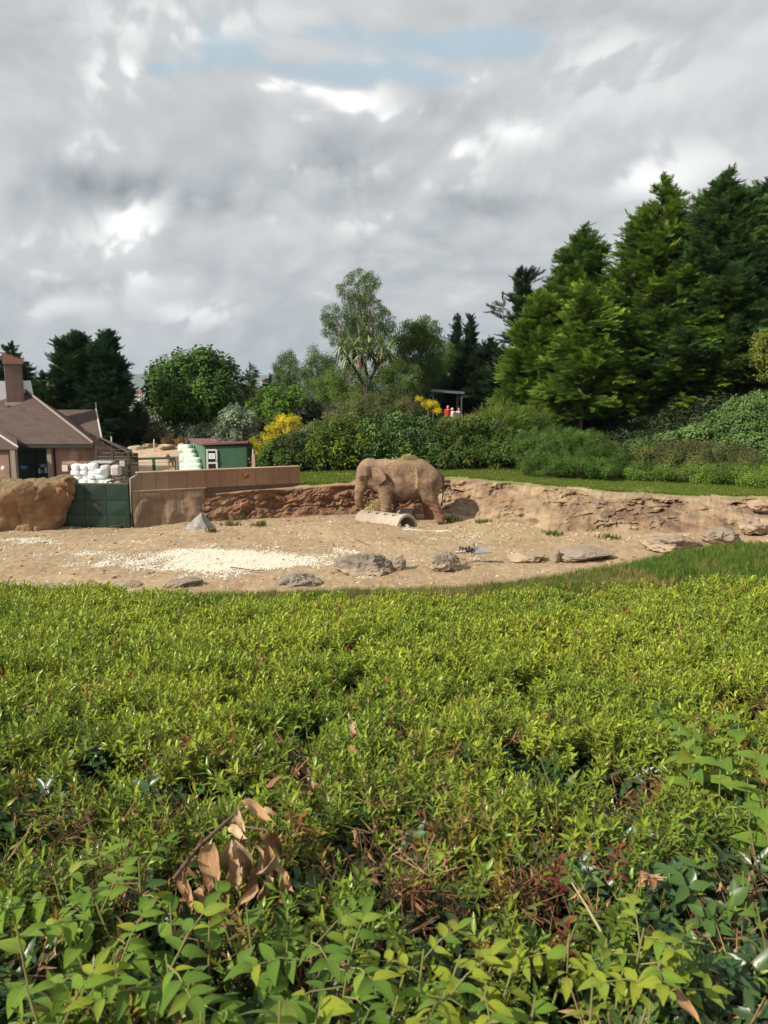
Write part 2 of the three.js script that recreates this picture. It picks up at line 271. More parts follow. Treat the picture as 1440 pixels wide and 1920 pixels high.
structure('red_earth_bank', bankGeo([-7.3, -7.3], [1.9, 2.0], 300, 60, { amp: 0.3, cave: 0.8, back: 1.2 }, (x, y, z, cav, s) => {
  let c = mixc([0.15, 0.075, 0.04], [0.3, 0.155, 0.085], clamp(0.5 + fbm(x * 1.2, y * 3, z, 4) * 1.4, 0, 1));
  c = mixc(c, [0.42, 0.27, 0.15], smoothstep(s, 1.0, 1.12) * 0.9 + 0.6 * smoothstep(fbm(x * 0.8 + 4, y * 0.3, 2, 2), 0.12, 0.3) * (1 - smoothstep(s, 0.8, 1)));
  return c;
}), M.bank);
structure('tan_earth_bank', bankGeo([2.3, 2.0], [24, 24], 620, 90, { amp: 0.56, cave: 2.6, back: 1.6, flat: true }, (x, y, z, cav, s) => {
  let c = mixc([0.25, 0.165, 0.095], [0.44, 0.32, 0.19], clamp(0.5 + fbm(x * 0.9, y * 2.4, z, 5) * 1.5, 0, 1));
  c = mixc(c, [0.26, 0.14, 0.075], clamp((fbm(x * 0.7 + 8, y * 1.6, z * 0.7, 4)) * 2.2 - 0.1, 0, 0.75) * (1 - smoothstep(s, 0.95, 1.1)));
  c = mixc(c, [0.3, 0.25, 0.2], clamp(fbm(x * 1.4, y, z * 1.4 + 40, 3) * 2 - 0.5, 0, 0.5)); c = mixc(c, [0.17, 0.095, 0.055], clamp(cav * 3.6 - 0.15, 0, 0.88) * (1 - smoothstep(s, 0.95, 1.1)));  // hollows and cracks: shade painted darker into the earth colour
  return c;
}), M.bank);

// the upper ground: grass strip, yard, hillside
const lawnCol = (x, y, z) => {
  const D = -z, n = fbm(x * 0.7, D * 0.7, 5, 4), [cd] = polyAt(CREST, x);
  let c = mixc([0.1, 0.155, 0.02], [0.17, 0.225, 0.03], clamp(0.5 + n * 1.4, 0, 1));
  const bare = clamp(0.9 - (D - cd) * 0.7 + n * 2.2, 0, 1) * 0.9 + clamp(fbm(x * 0.5 + 9, D * 1.2, 1, 3) * 3 - 0.35, 0, 0.7) * smoothstep(-x, -5, 2);
  return mixc(c, [0.4, 0.29, 0.165], clamp(bare, 0, 1));
};
structure('upper_lawn', sheet(260, 70, (u, v) => { const x = lerp(-7.5, 24, u), [cd] = polyAt(CREST, x), D = cd + 0.55 + 0.28 * fbm(x * 1.2, 3, 1, 4) + v * 8; return [x, upper(x, D) + 0.03 + (v === 0 ? -0.06 : 0) + 0.03 * fbm(x * 3, D * 3, 2, 2), -D]; }, lawnCol), M.soil);
structure('hillside', sheet(160, 160, (u, v) => {
  const D = 30 + 110 * v * v, x = (u - 0.5) * (70 + D * 1.3), [cd] = polyAt(CREST, x);
  let y = upper(x, D) - 0.05; y = lerp(-0.9, y, smoothstep(D - cd, 0.9, 1.6));
  return [x, y, -D];
}, (x, y, z) => { const D = -z; let c = mixc([0.05, 0.06, 0.02], [0.08, 0.1, 0.025], 0.5 + fbm(x * 0.2, D * 0.2, 2, 3)); if (x < -6.2 && D < 42) c = [0.27, 0.21, 0.15]; return c; }), M.soil);
structure('sand_paddock', sheet(80, 50, (u, v) => { const x = lerp(-19.5, -8.5, u), D = lerp(42, 58, v); return [x, 0.56 + 0.05 * fbm(x * 0.6, D * 0.6, 3, 3) + 0.55 * smoothstep(D, 50, 57), -D]; }, (x, y, z) => mixc([0.5, 0.35, 0.22], [0.62, 0.46, 0.3], clamp(0.5 + fbm(x * 0.8, z * 0.8, 6, 4), 0, 1))), M.dirt);
// far country: falls below the hill to a plain, out to the horizon
structure('plain', sheet(90, 90, (u, v) => { const D = 128 * Math.pow(28000 / 128, v), x = (u - 0.5) * 2.4 * D; return [x, lerp(-8, -64, smoothstep(D, 128, 1400)) + 6 * fbm(x / 400, D / 400, 1, 3) * smoothstep(D, 400, 1200) - (D > 9000 ? (D - 9000) * 0.004 : 0), -D]; }, (x, y, z) => mixc([0.07, 0.09, 0.03], [0.16, 0.15, 0.09], clamp(0.5 + 1.3 * fbm(x / 130, z / 300, 3, 4), 0, 1))), M.soil);
structure('hills', sheet(200, 24, (u, v) => { const x = lerp(-5200, 2600, u), r = 118 + 40 * fbm(x / 1300, 2, 7, 4) + 30 * Math.exp(-(((x + 1650) / 300) ** 2)); return [x, -70 + r * Math.sin(Math.PI * 0.5 * Math.min(1, v * 1.4)) * 1.3 * (v > 0.72 ? 1 - (v - 0.72) * 0.3 : 1), -(5200 + v * 1500 + 120 * fbm(x / 400, v * 3, 2, 3))]; }, (x, y, z) => mixc([0.05, 0.075, 0.03], [0.1, 0.12, 0.05], clamp(0.5 + 1.4 * fbm(x / 220, y / 60, z / 220, 3), 0, 1))), M.soil);

// ---------------------------------------------------------------- the bank that the hedge grows on, in front of the viewer
const crestD = (x) => 6.15 + 2.0 * smoothstep(x, 0.2, 4.6) + 0.12 * fbm(x * 1.5, 3, 4, 3) + (x < -0.4 ? 0.1 * (x + 0.4) : 0);
const hedgeEnd = (x) => 5.85 - 0.05 * x + 0.22 * fbm(x * 1.1, 9, 1, 3) + (x < -1.6 ? 0.3 : 0) + 0.25 * smoothstep(x, -1.8, -3) ;
function hedgeTop(x, D) {                                        // top of the clipped hedge
  const s = 0.14 - 0.038 * smoothstep(x, 0.2, 4);
  return EYE - 0.95 - (D - 1) * s - 0.05 * smoothstep(-x, -1.5, 2) * smoothstep(D, 3, 6) - 0.006 * x + 0.075 * fbm(x * 1.5, D * 1.5, 2, 3) + 0.06 * fbm(x * 4.5, D * 4.5, 7, 2);
}
function slopeY(x, D) {                                          // the soil
  const s = 0.14 - 0.038 * smoothstep(x, 0.2, 4), c = crestD(x), e = hedgeEnd(x);
  let y = EYE - 0.97 - (D - 1) * s - 0.05 * smoothstep(-x, -1.5, 2) * smoothstep(D, 3, 6) - lerp(0.5, 0.02, smoothstep(D, e - 1.2, e + 0.05));
  if (D > c) y -= (D - c) * 0.2 + 0.55 * (D - c) ** 1.3;
  return Math.max(y, -0.6);
}
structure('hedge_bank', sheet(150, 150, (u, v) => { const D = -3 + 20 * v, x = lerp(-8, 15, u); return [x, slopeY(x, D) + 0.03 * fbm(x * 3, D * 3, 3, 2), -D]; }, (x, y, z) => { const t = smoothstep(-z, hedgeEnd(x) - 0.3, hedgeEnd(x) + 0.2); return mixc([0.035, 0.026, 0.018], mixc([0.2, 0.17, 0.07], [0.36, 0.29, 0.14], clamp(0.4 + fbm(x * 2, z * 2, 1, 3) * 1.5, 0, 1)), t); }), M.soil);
// ---------------------------------------------------------------- buildings, walls, fences
const prism = (pts, depth) => { // pts: [x, y] outline in the front plane, extruded backwards
  const s = new THREE.Shape(pts.map(([x, y]) => new THREE.Vector2(x, y))); return new THREE.ExtrudeGeometry(s, { depth, bevelEnabled: false }).translate(0, 0, -depth);
};
const uvScaled = (g, k) => { const a = g.attributes.uv; for (let i = 0; i < a.count; i++) a.setXY(i, a.getX(i) * k, a.getY(i) * k); return g; };
// a slab of given thickness over four corners
function slab(a, b, c, d, th) {
  const n = b.clone().sub(a).cross(d.clone().sub(a)).normalize().multiplyScalar(-th), g = new GB(), U = b.distanceTo(a), W = d.distanceTo(a);
  const top = [a, b, c, d], bot = top.map((p) => p.clone().add(n));
  const f = (q, uv) => { const i = q.map((p, k) => g.v(p.x, p.y, p.z, null, uv[k][0], uv[k][1])); g.q(i[0], i[1], i[2], i[3]); };
  const uv = [[0, 0], [U, 0], [U, W], [0, W]];
  f(top, uv); f([bot[3], bot[2], bot[1], bot[0]], uv);
  for (let k = 0; k < 4; k++) { const e = (k + 1) % 4; f([top[k], bot[k], bot[e], top[e]], uv); }
  return g.geo();
}
{
  const tileMap = noiseTexture(512, (u, v) => { const row = Math.floor(v * 16), col = Math.floor(u * 12 + (row & 1) * 0.5), f = v * 16 - row, e = (u * 12 + (row & 1) * 0.5) - col, h = ((Math.sin(row * 91.7 + (col % 12) * 37.3) * 43758.5) % 1 + 1) % 1; const k = (0.82 + 0.22 * h + 0.25 * torus(u, v, 8, 4, 2)) * (f < 0.14 || e < 0.06 ? 0.72 : 1); return [k, k * 0.98, k * 0.97]; }, 0.28);
  const roofMat = std([0.095, 0.062, 0.05], { map: tileMap, bumpMap: tileMap, bumpScale: 0.02 }), ridgeMat = std([0.26, 0.2, 0.165]);
  const brickMap = noiseTexture(512, (u, v) => { const k = 0.8 + 0.4 * torus(u, v, 6, 5, 6) + (Math.floor(v * 24) & 1 ? 0.04 : 0) - (v * 24 % 1 < 0.12 ? 0.12 : 0); return [k, k * 0.97, k * 0.94]; }, 0.35);
  const wallMat = std([0.34, 0.22, 0.165], { map: brickMap }), pillarMat = std([0.3, 0.235, 0.19], { map: blotch }), darkGreen = std([0.012, 0.035, 0.026], { roughness: 0.6 }), black = std([0.01, 0.01, 0.01]);
  const house = thing('keeper_house', 'brick elephant house with maroon tiled hip roof and tall square chimney', 'house', V(0, 0, 0));
  const eF = 2.47, D0 = 39.6, D1 = 43, rY = 5.15, xR = -14.85, xL = -36;
  const A = V(xL, eF, -D0), B = V(xR, eF, -D0), C = V(-19.75, rY, -D1), Dp = V(xL, rY, -D1);
  const roof = part(house, 'roof', slab(A, B, C, Dp, 0.14), roofMat);
  part(house, 'roof', slab(B, V(xR - 2.1, eF, -46.2), V(-19.7, rY, -D1 - 0.02), C.clone().add(V(0.02, 0, 0)), 0.13), roofMat);
  part(house, 'roof', slab(V(xR - 2.1, eF, -46.2), V(xL, eF, -46.2), V(xL, rY, -D1 - 0.02), V(-19.7, rY, -D1 - 0.02), 0.12), roofMat);
  part(house, 'ridge_cap', tube([B.clone().add(V(0, 0.07, 0)), C.clone().add(V(0, 0.09, 0))], [0.07, 0.07], 6), ridgeMat);
  part(house, 'ridge_cap', tube([C.clone().add(V(0, 0.08, 0)), Dp.clone().add(V(0, 0.08, 0))], [0.09, 0.09], 6), ridgeMat);
  part(house, 'fascia', box(xR - xL, 0.16, 0.06, (xL + xR) / 2, eF - 0.12, -D0 - 0.04), std([0.03, 0.025, 0.022]));
  // rear wing
  const w0 = 42.2, wx = -15.35, we = 2.35, wr = 4.06;
  part(house, 'wing_roof', slab(V(-20, we, -w0), V(wx, we, -w0), V(wx - 1.3, wr, -45), V(-20, wr, -45), 0.12), roofMat);
  part(house, 'verge', tube([V(wx + 0.03, we - 0.02, -w0), V(wx - 1.27, wr + 0.03, -45)], [0.05, 0.05], 4), std([0.5, 0.46, 0.42]));
  part(house, 'vent_pipe', tube([V(wx - 1.25, wr - 0.1, -45), V(wx - 1.25, wr + 0.42, -45)], [0.035, 0.03], 6), std([0.2, 0.2, 0.2]));
  // front wall with its recessed dark doorway
  const p = (px, py) => at(px, py, 40.1), gx = (px) => p(px, 860).x;
  const front = part(house, 'wall', uvScaled(box(xR - gx(104) - 0.12, 2.5, 0.3, (gx(104) + xR - 0.12) / 2, 1.22, -40.25), 2), wallMat);
  { const RP = rng(31), q = p(137, 864); for (let k = 0; k < 11; k++) part(front, 'render_patch', box(0.18 + 0.5 * RP() * Math.sin((k + 1) / 12 * 3.1), 0.07 + 0.05 * RP(), 0.012, q.x + (RP() - 0.5) * 0.22, q.y + 0.62 - k * 0.105, -40.1 + 0.003 * (k % 3), 0.005), std([0.4 + 0.12 * RP(), 0.36, 0.31], { map: blotch })); }
  part(front, 'wall_box', box(0.3, 0.32, 0.1, p(123, 878).x, p(123, 878).y, -40.05), std([0.62, 0.56, 0.5]));
  part(house, 'pillar', box(0.24, 2.5, 0.3, p(96, 860).x, 1.2, -40), pillarMat);
  const bay = part(house, 'recess_wall', box(3.4, 2.6, 0.1, p(64, 860).x, 1.2, -41.6), darkGreen);
  for (const [a, b] of [[34, 64], [65, 92]]) {
    const x = (gx(a) + gx(b)) / 2, w = gx(b) - gx(a) - 0.03, d = part(house, 'door', box(w, 2.2, 0.06, x * 1.03, 1.1, -41.5), std([0.012, 0.05, 0.036], { roughness: 0.5 }));
    for (let k = 0; k < 3; k++) part(d, 'door_rail', box(w - 0.06, 0.05, 0.03, x * 1.03, 1.25 + k * 0.32, -41.46), darkGreen);
  }
  const notice = (px, py, w, h, m) => { const q = at(px, py, 41.3); return part(house, 'notice', box(w, h, 0.02, q.x, q.y, q.z, 0.004), m); };
  const blue = std([0.1, 0.17, 0.5], { roughness: 0.5 }), white = std([0.75, 0.76, 0.78]);
  for (const [px, py] of [[45, 876], [81, 873]]) { const n = notice(px, py, 0.38, 0.2, blue), q = at(px, py, 41.28); for (const dy of [0.045, -0.02, -0.06]) part(n, 'text_line', box(0.3 - Math.abs(dy), 0.018, 0.006, q.x, q.y + dy, q.z, 0.002), white); }
  notice(74, 883, 0.1, 0.26, white); notice(86, 882, 0.13, 0.28, white); notice(79, 884, 0.1, 0.16, std([0.25, 0.45, 0.8]));
  // low porch at the corner
  part(house, 'porch_roof', slab(V(-22.6, 2.28, -38.6), V(at(33, 848, 38.6).x, 2.28, -38.6), V(at(33, 833, 39.4).x - 0.02, 2.75, -39.4), V(at(-8, 808, 40.4).x, 3.45, -40.4), 0.1), roofMat);
  part(house, 'ridge_cap', tube([at(-4, 814, 38.9), at(34, 838, 38.4)], [0.06, 0.06], 4), std([0.5, 0.45, 0.4]));
  part(house, 'porch_wall', box(2.4, 2.25, 0.2, at(19, 870, 38.9).x - 1.2, 1.1, -38.9), wallMat);
  part(house, 'drain_pipe', tube([at(22, 850, 38.7), at(22, 893, 38.7)], [0.05, 0.05], 6), black);
  part(house, 'pillar', box(0.26, 2.25, 0.26, at(27, 870, 38.7).x, 1.1, -38.7), pillarMat);
  part(house, 'floodlight', new THREE.SphereGeometry(0.11, 12, 8).scale(1, 1, 0.7).translate(...at(6, 878, 38.6).toArray()), std([0.75, 0.72, 0.7]));
  // chimney with its capped top, lead apron and the metal cowl behind
  const cb = at(32.5, 758, 42.5), ct = at(24, 681, 42.5), face = Math.atan2(cb.x, -cb.z) * -1, put = (g) => g.rotateY(face);
  const ch = part(roof, 'chimney', put(box(0.88, ct.y - cb.y + 0.7, 0.86, 0, 0, 0, 0.03)).translate(cb.x - 0.08, (ct.y + cb.y) / 2 - 0.35, cb.z), std([0.2, 0.135, 0.105], { map: brickMap }));
  part(roof, 'chimney_cap', put(prism([[-0.5, 0], [0.5, 0], [0.5, 0.16], [-0.5, 0.56]], 1.0).translate(0, 0, 0.5)).translate(cb.x - 0.08, ct.y + 0.0, cb.z), std([0.33, 0.16, 0.11]));
  part(roof, 'cap_band', put(box(0.98, 0.08, 0.98, 0, 0, 0, 0.02)).translate(cb.x - 0.08, ct.y - 0.03, cb.z), std([0.3, 0.22, 0.18]));
  for (const k of [-0.26, 0, 0.26]) part(roof, 'flue', put(new THREE.CylinderGeometry(0.1, 0.1, 0.1, 12).rotateZ(-0.33).translate(k, 0.38 - k * 0.4, 0.1)).translate(cb.x - 0.08, ct.y, cb.z), std([0.1, 0.05, 0.04]));
  part(roof, 'lead_apron', put(box(1.0, 0.16, 0.05, 0, 0, 0.45)).translate(cb.x - 0.08, cb.y + 0.02, cb.z), std([0.5, 0.4, 0.35]));
  const q0 = at(22, 735, 42.6), cowlM = std([0.85, 0.87, 0.9], { metalness: 0.1, roughness: 0.5 });
  part(house, 'metal_cowl', put(prism([[-1.1, -0.62], [1.12, -0.62], [0.98, 0.62], [-1.1, 0.58]], 0.5)).translate(q0.x, q0.y, q0.z), cowlM);
  // ---- dark timber lean-to against the house
  const lean = thing('timber_shelter', 'dark timber lean-to with sloping top between the brick house and the sand paddock', 'shelter');
  const woods = [std([0.06, 0.042, 0.03], { map: grain }), std([0.085, 0.06, 0.042], { map: grain }), std([0.048, 0.035, 0.027], { map: grain })], R = rng(5);
  const x0 = at(178, 860, 39).x, x1 = at(243, 860, 37.8).x, topY = (x) => lerp(2.95, 2.05, (x - x0) / (x1 - x0));
  for (let k = 0; k < 14; k++) {
    const y = 0.5 + k * 0.175, xe = y + 0.16 > topY(x1) ? Math.min(x1, x0 + (2.95 - y - 0.1) / 0.9 * (x1 - x0)) : x1, len = xe - x0; if (len < 0.2) continue;
    part(lean, 'plank', box(len, 0.165, 0.035, 0, 0, 0, 0.01).rotateY(0.04).translate(x0 + len / 2, y + 0.08, -39.1 + 0.01 * R()), woods[k % 3]);
  }
  part(lean, 'roof', slab(V(x0 - 0.1, 3.05, -38.9), V(x1 + 0.1, 2.08, -38.2), V(x1 * 40.4 / 38.1, 2.12, -40.4), V(x0 - 0.9, 3.1, -40.4), 0.05), std([0.05, 0.038, 0.03], { map: grain }));
  part(lean, 'fascia', tube([V(x0 - 0.4, 3.25, -38.85), V(x1 + 0.1, 2.05, -38.15)], [0.06, 0.06], 4), std([0.08, 0.062, 0.05]));
  for (const px of [182, 212, 242]) part(lean, 'post', box(0.12, 2.1, 0.12, at(px, 870, 38.1).x, 1.15, -38.1), woods[1]);
  part(lean, 'shelf', box(1.0, 0.08, 0.5, at(193, 866, 37.4).x, at(193, 866, 37.4).y, -37.4), std([0.4, 0.43, 0.43], { roughness: 0.5 }));
  part(lean, 'shelf_leg', box(0.05, 1.1, 0.05, at(181, 866, 37.4).x, 1.0, -37.4), woods[0]); part(lean, 'shelf_leg', box(0.05, 1.1, 0.05, at(205, 866, 37.4).x, 1.0, -37.4), woods[0]);
  { const q = at(229, 869, 37.9), s = solo('notice_board', 'small square white notice on the dark timber wall above the grey bales', 'sign', box(0.24, 0.26, 0.03), std([0.6, 0.58, 0.54]), q); for (let k = 0; k < 4; k++) part(s, 'text_line', box(0.16, 0.012, 0.006, 0, 0.07 - k * 0.045, 0.018, 0.002), std([0.1, 0.1, 0.1])); }

  // ---- sacks and bales
  const puff = (w, h, d, seed, e = 0.55) => { const g = new THREE.SphereGeometry(1, 26, 18), p = g.attributes.position; for (let i = 0; i < p.count; i++) { let x = p.getX(i), y = p.getY(i), z = p.getZ(i); const s = (q, k) => Math.sign(q) * Math.pow(Math.abs(q), k); const n = 1 + 0.09 * fbm(x * 2.2 + seed, y * 2.2, z * 2.2, 3); p.setXYZ(i, s(x, e) * w / 2 * n, s(y, e) * h / 2 * n, s(z, e) * d / 2 * n); } g.computeVertexNormals(); return g; };
  const wrap = std([0.82, 0.82, 0.83], { roughness: 0.42 }), wrapG = std([0.5, 0.62, 0.46], { roughness: 0.45 });
  const sacks = [['end of the top row', 145, 876, 15, 12], ['middle of the top row', 160, 876, 15, 11], ['biggest, lying crooked on top of the pile', 174, 875.5, 17, 14],
    ['second row, poking out past the earth rock', 144.5, 886, 18, 10], ['second row under the middle top sack', 159.5, 885.5, 15, 10], ['second row under the biggest sack', 174, 885.5, 15, 10], ['second row, lying alone on the slumped end', 189, 883.5, 15, 9],
    ['third row beside the earth rock', 148, 893.5, 14, 9], ['third row, second from the earth rock', 160.5, 893.5, 14, 9], ['third row, third from the earth rock', 174.5, 893, 14, 9], ['third row, long one at the slumped end', 190, 892, 20, 10],
    ['bottom row beside the earth rock', 147, 902, 13, 9], ['bottom row with a pointed corner hanging down', 159.5, 902, 16, 10], ['bottom row, third from the earth rock', 174, 902, 16, 9], ['bottom row at the slumped end', 192, 901.5, 20, 9]];
  sacks.forEach(([where, px, py, w, h], k) => { const q = at(px, py, 34.2 + (k % 3) * 0.06), m = mpp(34.2); solo('sack', `plump white plastic sack, ${where}`, 'sack', puff(w * m * 1.04, h * m * 1.08, 0.55, k * 3.1), wrap, q, 'white sacks piled behind the green gate').rotation.set(0, ((k * 37) % 11 - 5) * 0.03, ((k * 53) % 13 - 6) * 0.02); });
  [['under the pile beside the earth rock', 150, 912, 26], ['under the middle of the white sacks', 177, 911.5, 26], ['sloping at the open end of the sacks', 207, 905, 26]].forEach(([where, px, py, w], k) => { const q = at(px, py, 33.9); q.y -= 0.35; solo('green_bale', `pale green plastic wrapped bale ${where}`, 'bale', puff(w * mpp(34) * 1.05, 0.95, 0.7, k + 50, 0.4), wrapG, q, 'pale green bales under the white sacks').rotation.z = k === 2 ? -0.28 : 0.02; });
  [['nearer the white sacks', 198.5], ['below the white notice', 218]].forEach(([where, px], k) => { const q = at(px, 882, 36.9); solo('grey_bale', `grey rounded upright bale under the timber lean-to, ${where}`, 'bale', puff(0.42, 0.52, 0.5, k + 70, 0.4), std([0.5, 0.45, 0.43], { roughness: 0.6 }), q, 'grey bales under the timber lean-to'); });
  { const q = at(222, 903, 33), g = new GB(), R2 = rng(8); for (let k = 0; k < 6; k++) { const a = k * 1.1; tubeInto(g, [V(Math.cos(a) * 0.4, 0, 0.1 * k), V(0.1 * k - 0.2, 0.16 + 0.08 * R2(), 0), V(-Math.cos(a) * 0.35, 0.02, 0.1)], [0.035, 0.03, 0.02], 5); } solo('twig_heap', 'tangle of brown sticks behind the green gate next to the wall end', 'sticks', g.geo(), M.bark, q); }

  // ---- green sheet metal gate
  const gate = thing('metal_gate', 'dark green sheet metal gate of creased square panels between earth rock and concrete wall', 'gate');
  const rust = noiseTexture(256, (u, v) => { const n = torus(u, v, 5, 5, 12), k = clamp((n - 0.12) * 3, 0, 0.85), s = 0.75 + 0.4 * torus(u, v, 12, 3, 2); return [lerp(0.17, 0.36, k) * s, lerp(0.33, 0.24, k) * s, lerp(0.255, 0.15, k) * s]; }, 0.7, true), gm = [std([0.66, 0.66, 0.66], { roughness: 0.45, map: rust }), std([0.78, 0.78, 0.78], { roughness: 0.42, map: rust }), std([0.56, 0.56, 0.56], { roughness: 0.5, map: rust })];
  const gl = at(118, 940, 29.45).x, gr = at(241.5, 940, 29.45).x, gt = at(180, 908, 29.5).y, cols = [gl, at(160, 940, 29.5).x, at(200, 940, 29.5).x, gr], rows = [-0.05, at(180, 965, 29.5).y, at(180, 938, 29.5).y, gt];
  for (let i = 0; i < 3; i++) for (let j = 0; j < 3; j++) {
    const a = cols[i] + 0.006, b = cols[i + 1] - 0.006, c = rows[j] + 0.006, d = rows[j + 1] - 0.006, g = new GB(), z = 0.016 + 0.012 * ((i + j) % 2), mx = lerp(a, b, 0.35 + 0.3 * ((i * 2 + j) % 2)), my = lerp(c, d, 0.4 + 0.2 * ((i + j * 2) % 2));
    const v = (x, y, q) => [x, y, q], tri = (p, q, r) => { const n = [p, q, r].map((k) => g.v(k[0], k[1], k[2], null, k[0] * 2, k[1] * 2)); g.t(n[0], n[1], n[2]); };
    const P = [v(a, c, 0), v(b, c, 0), v(b, d, 0), v(a, d, 0)], O = v(mx, my, z); for (let k = 0; k < 4; k++) tri(P[k], P[(k + 1) % 4], O);
    for (let k = 0; k < 4; k++) { const p1 = P[k], p2 = P[(k + 1) % 4], b1 = v(p1[0], p1[1], -0.04), b2 = v(p2[0], p2[1], -0.04); tri(p1, b1, b2); tri(p1, b2, p2); }
    part(gate, 'panel', g.geo().translate(0, 0, -29.45), gm[(i + 2 * j) % 3]);
  }
  part(gate, 'added_back_sheet', box(gr - gl - 0.02, gt - 0.02, 0.02, (gl + gr) / 2, gt / 2 - 0.02, -29.56, 0.004), std([0.008, 0.025, 0.016]));  // added sheet that blocks light through the seams between panels
  part(gate, 'top_rail', box(gr - gl, 0.06, 0.08, (gl + gr) / 2, gt + 0.02, -29.48), std([0.12, 0.09, 0.055]));
  for (const x of cols) part(gate, 'post', box(0.05, gt + 0.05, 0.06, x, gt / 2, -29.53), gm[2]);

  // ---- concrete retaining wall
  const wl = at(244.5, 900, 29.7), wr2 = at(563, 890, 33), wall = thing('concrete_wall', 'long low brown concrete wall with panel joints, receding from the green gate', 'wall'), L = Math.hypot(wr2.x - wl.x, 3.3), ang = Math.atan2(3.3, wr2.x - wl.x);
  wall.position.set(wl.x, 0, -29.7); wall.rotation.y = ang;
  const topL = 2.07, topR = 2.0, joint = 1.38, ju = (px) => { const r = ray(px, 900)[0]; const x = wl.x, k = 3.3 / (wr2.x - wl.x), xx = (r * (29.7 - k * x)) / (1 - r * k); return (xx - x) / (wr2.x - wl.x) * L; };
  const js = [0, ju(266), ju(293), ju(317), ju(352), ju(387), ju(412), ju(447), ju(480), ju(512), ju(543), L], jr = joint - 0.1;
  for (let k = 0; k < js.length - 1; k++) {
    const a = js[k], b = js[k + 1] - 0.012, tA = lerp(topL, topR, a / L), tB = lerp(topL, topR, b / L), jA = lerp(joint, jr, a / L), jB = lerp(joint, jr, b / L);
    const m = std(mixc([0.29, 0.215, 0.15], [0.36, 0.205, 0.125], clamp(k / 5, 0, 1)).map((q) => q * (0.93 + 0.14 * ((k * 37) % 10) / 10)), { map: blotch, bumpMap: grit, bumpScale: 0.006 });
    part(wall, 'panel', uvScaled(prism(k === 0 ? [[a, jA], [b, jB], [b, tB], [a, tA - 0.22]] : [[a, jA], [b, jB], [b, tB], [a, tA]], 0.3), 1).translate(0, 0, 0.003 * ((k * 7) % 3)), m);
  }
  part(wall, 'core', prism([[0.02, -0.3], [L - 0.03, -0.3], [L - 0.03, topR - 0.03], [0.3, topL - 0.03], [0.02, topL - 0.27]], 0.2).translate(0, 0, -0.04), std([0.12, 0.08, 0.055]));
  part(wall, 'coping', slab(V(0.25, topL + 0.02, 0.03), V(L, topR + 0.02, 0.03), V(L, topR + 0.02, -0.34), V(0.25, topL + 0.02, -0.34), 0.035), std([0.44, 0.31, 0.21], { map: blotch }));
  // rough rendered foot with creased facets
  part(wall, 'rendered_foot', tint(sheet(90, 40, (u, v) => { const x = u * ju(385), y = lerp(-0.35, joint - 0.02, v), f = ridged(x * 0.6 + y * 0.45, y * 0.75, 2, 3); return [x, y, 0.1 + 0.2 * (1 - v) + 0.26 * (f - 0.55) * smoothstep(1 - v, 0.02, 0.25) - (u > 0.985 ? 0.5 : 0)]; }), (x, y, z) => { const n = fbm(x * 1.1, y * 1.6, 3, 4); return mixc([0.24, 0.155, 0.095], [0.36, 0.25, 0.16], clamp(0.5 + n * 1.5, 0, 1)); }), M.bank);
  part(wall, 'foot_lip', slab(V(0, joint + 0.01, 0.12), V(ju(385), joint - 0.025, 0.12), V(ju(385), joint - 0.025, -0.02), V(0, joint + 0.01, -0.02), 0.04), std([0.4, 0.29, 0.19], { map: blotch }));
  { const g = new GB(), u = ju(461), y = 1.75; for (let k = 0; k < 5; k++) tubeInto(g, [V(u - 0.09 + 0.05 * k, y + 0.09 * ((k % 2) * 2 - 1), 0.03), V(u - 0.05 + 0.03 * k, y, 0.14), V(u + 0.09 - 0.05 * k, y - 0.1 * ((k % 2) * 2 - 1), 0.04)], [0.028, 0.03, 0.02], 5); part(wall, 'rusty_bracket', g.geo(), std([0.2, 0.09, 0.045])).userData.label = 'rusty knotted metal bracket fixed to the wall face'; }

  // ---- field gate and posts by the paddock
  const fg = thing('field_gate', 'slim green field gate with thin wires in front of the sandy paddock', 'gate'), fgm = std([0.02, 0.055, 0.035], { roughness: 0.5 }), FD = 41;
  const rail = (x0, y0, x1, y1, r, n = 'rail') => part(fg, n, tube([at(x0, y0, FD), at(x1, y1, FD)], [r, r], 6), fgm);
  rail(247, 860.5, 331, 858.5, 0.06); rail(247, 873, 331, 873, 0.012, 'wire'); rail(247, 868, 331, 867, 0.008, 'wire');
  part(fg, 'upright', box(0.16, 1.3, 0.06, at(288.5, 870, FD).x, at(288.5, 873, FD).y - 0.2, -FD), std([0.025, 0.09, 0.05], { roughness: 0.5 })); part(fg, 'upright', box(0.07, 1.2, 0.06, at(328.5, 870, FD).x, at(328.5, 873, FD).y - 0.2, -FD), fgm);
  [['beside the dark timber lean-to', 245], ['beside the stack of pale bales', 332.5]].forEach(([w, px]) => solo('gate_post', `grey square gate post ${w}`, 'post', box(0.12, 1.6, 0.12), std([0.2, 0.19, 0.18]), at(px, 875, FD - 0.1).add(V(0, -0.25, 0)), 'gate posts of the field gate'));

  // ---- green shed
  const sh = thing('green_shed', 'small green shed with maroon flat roof and half glazed door behind the wall', 'shed'), SD = 37.6;
  const sg = std([0.035, 0.1, 0.052], { roughness: 0.6, map: blotch }), sgLit = std([0.095, 0.19, 0.11], { roughness: 0.6, map: blotch });  // one green twice: the side wall copy has sunlight put into its colour
  const a0 = at(384, 850, SD), b0 = at(463, 850, SD), k0 = at(357, 840, 40.3), yF = at(384, 834, SD).y, yB = at(357, 826, 40.3).y, yR = at(463, 831, SD).y;
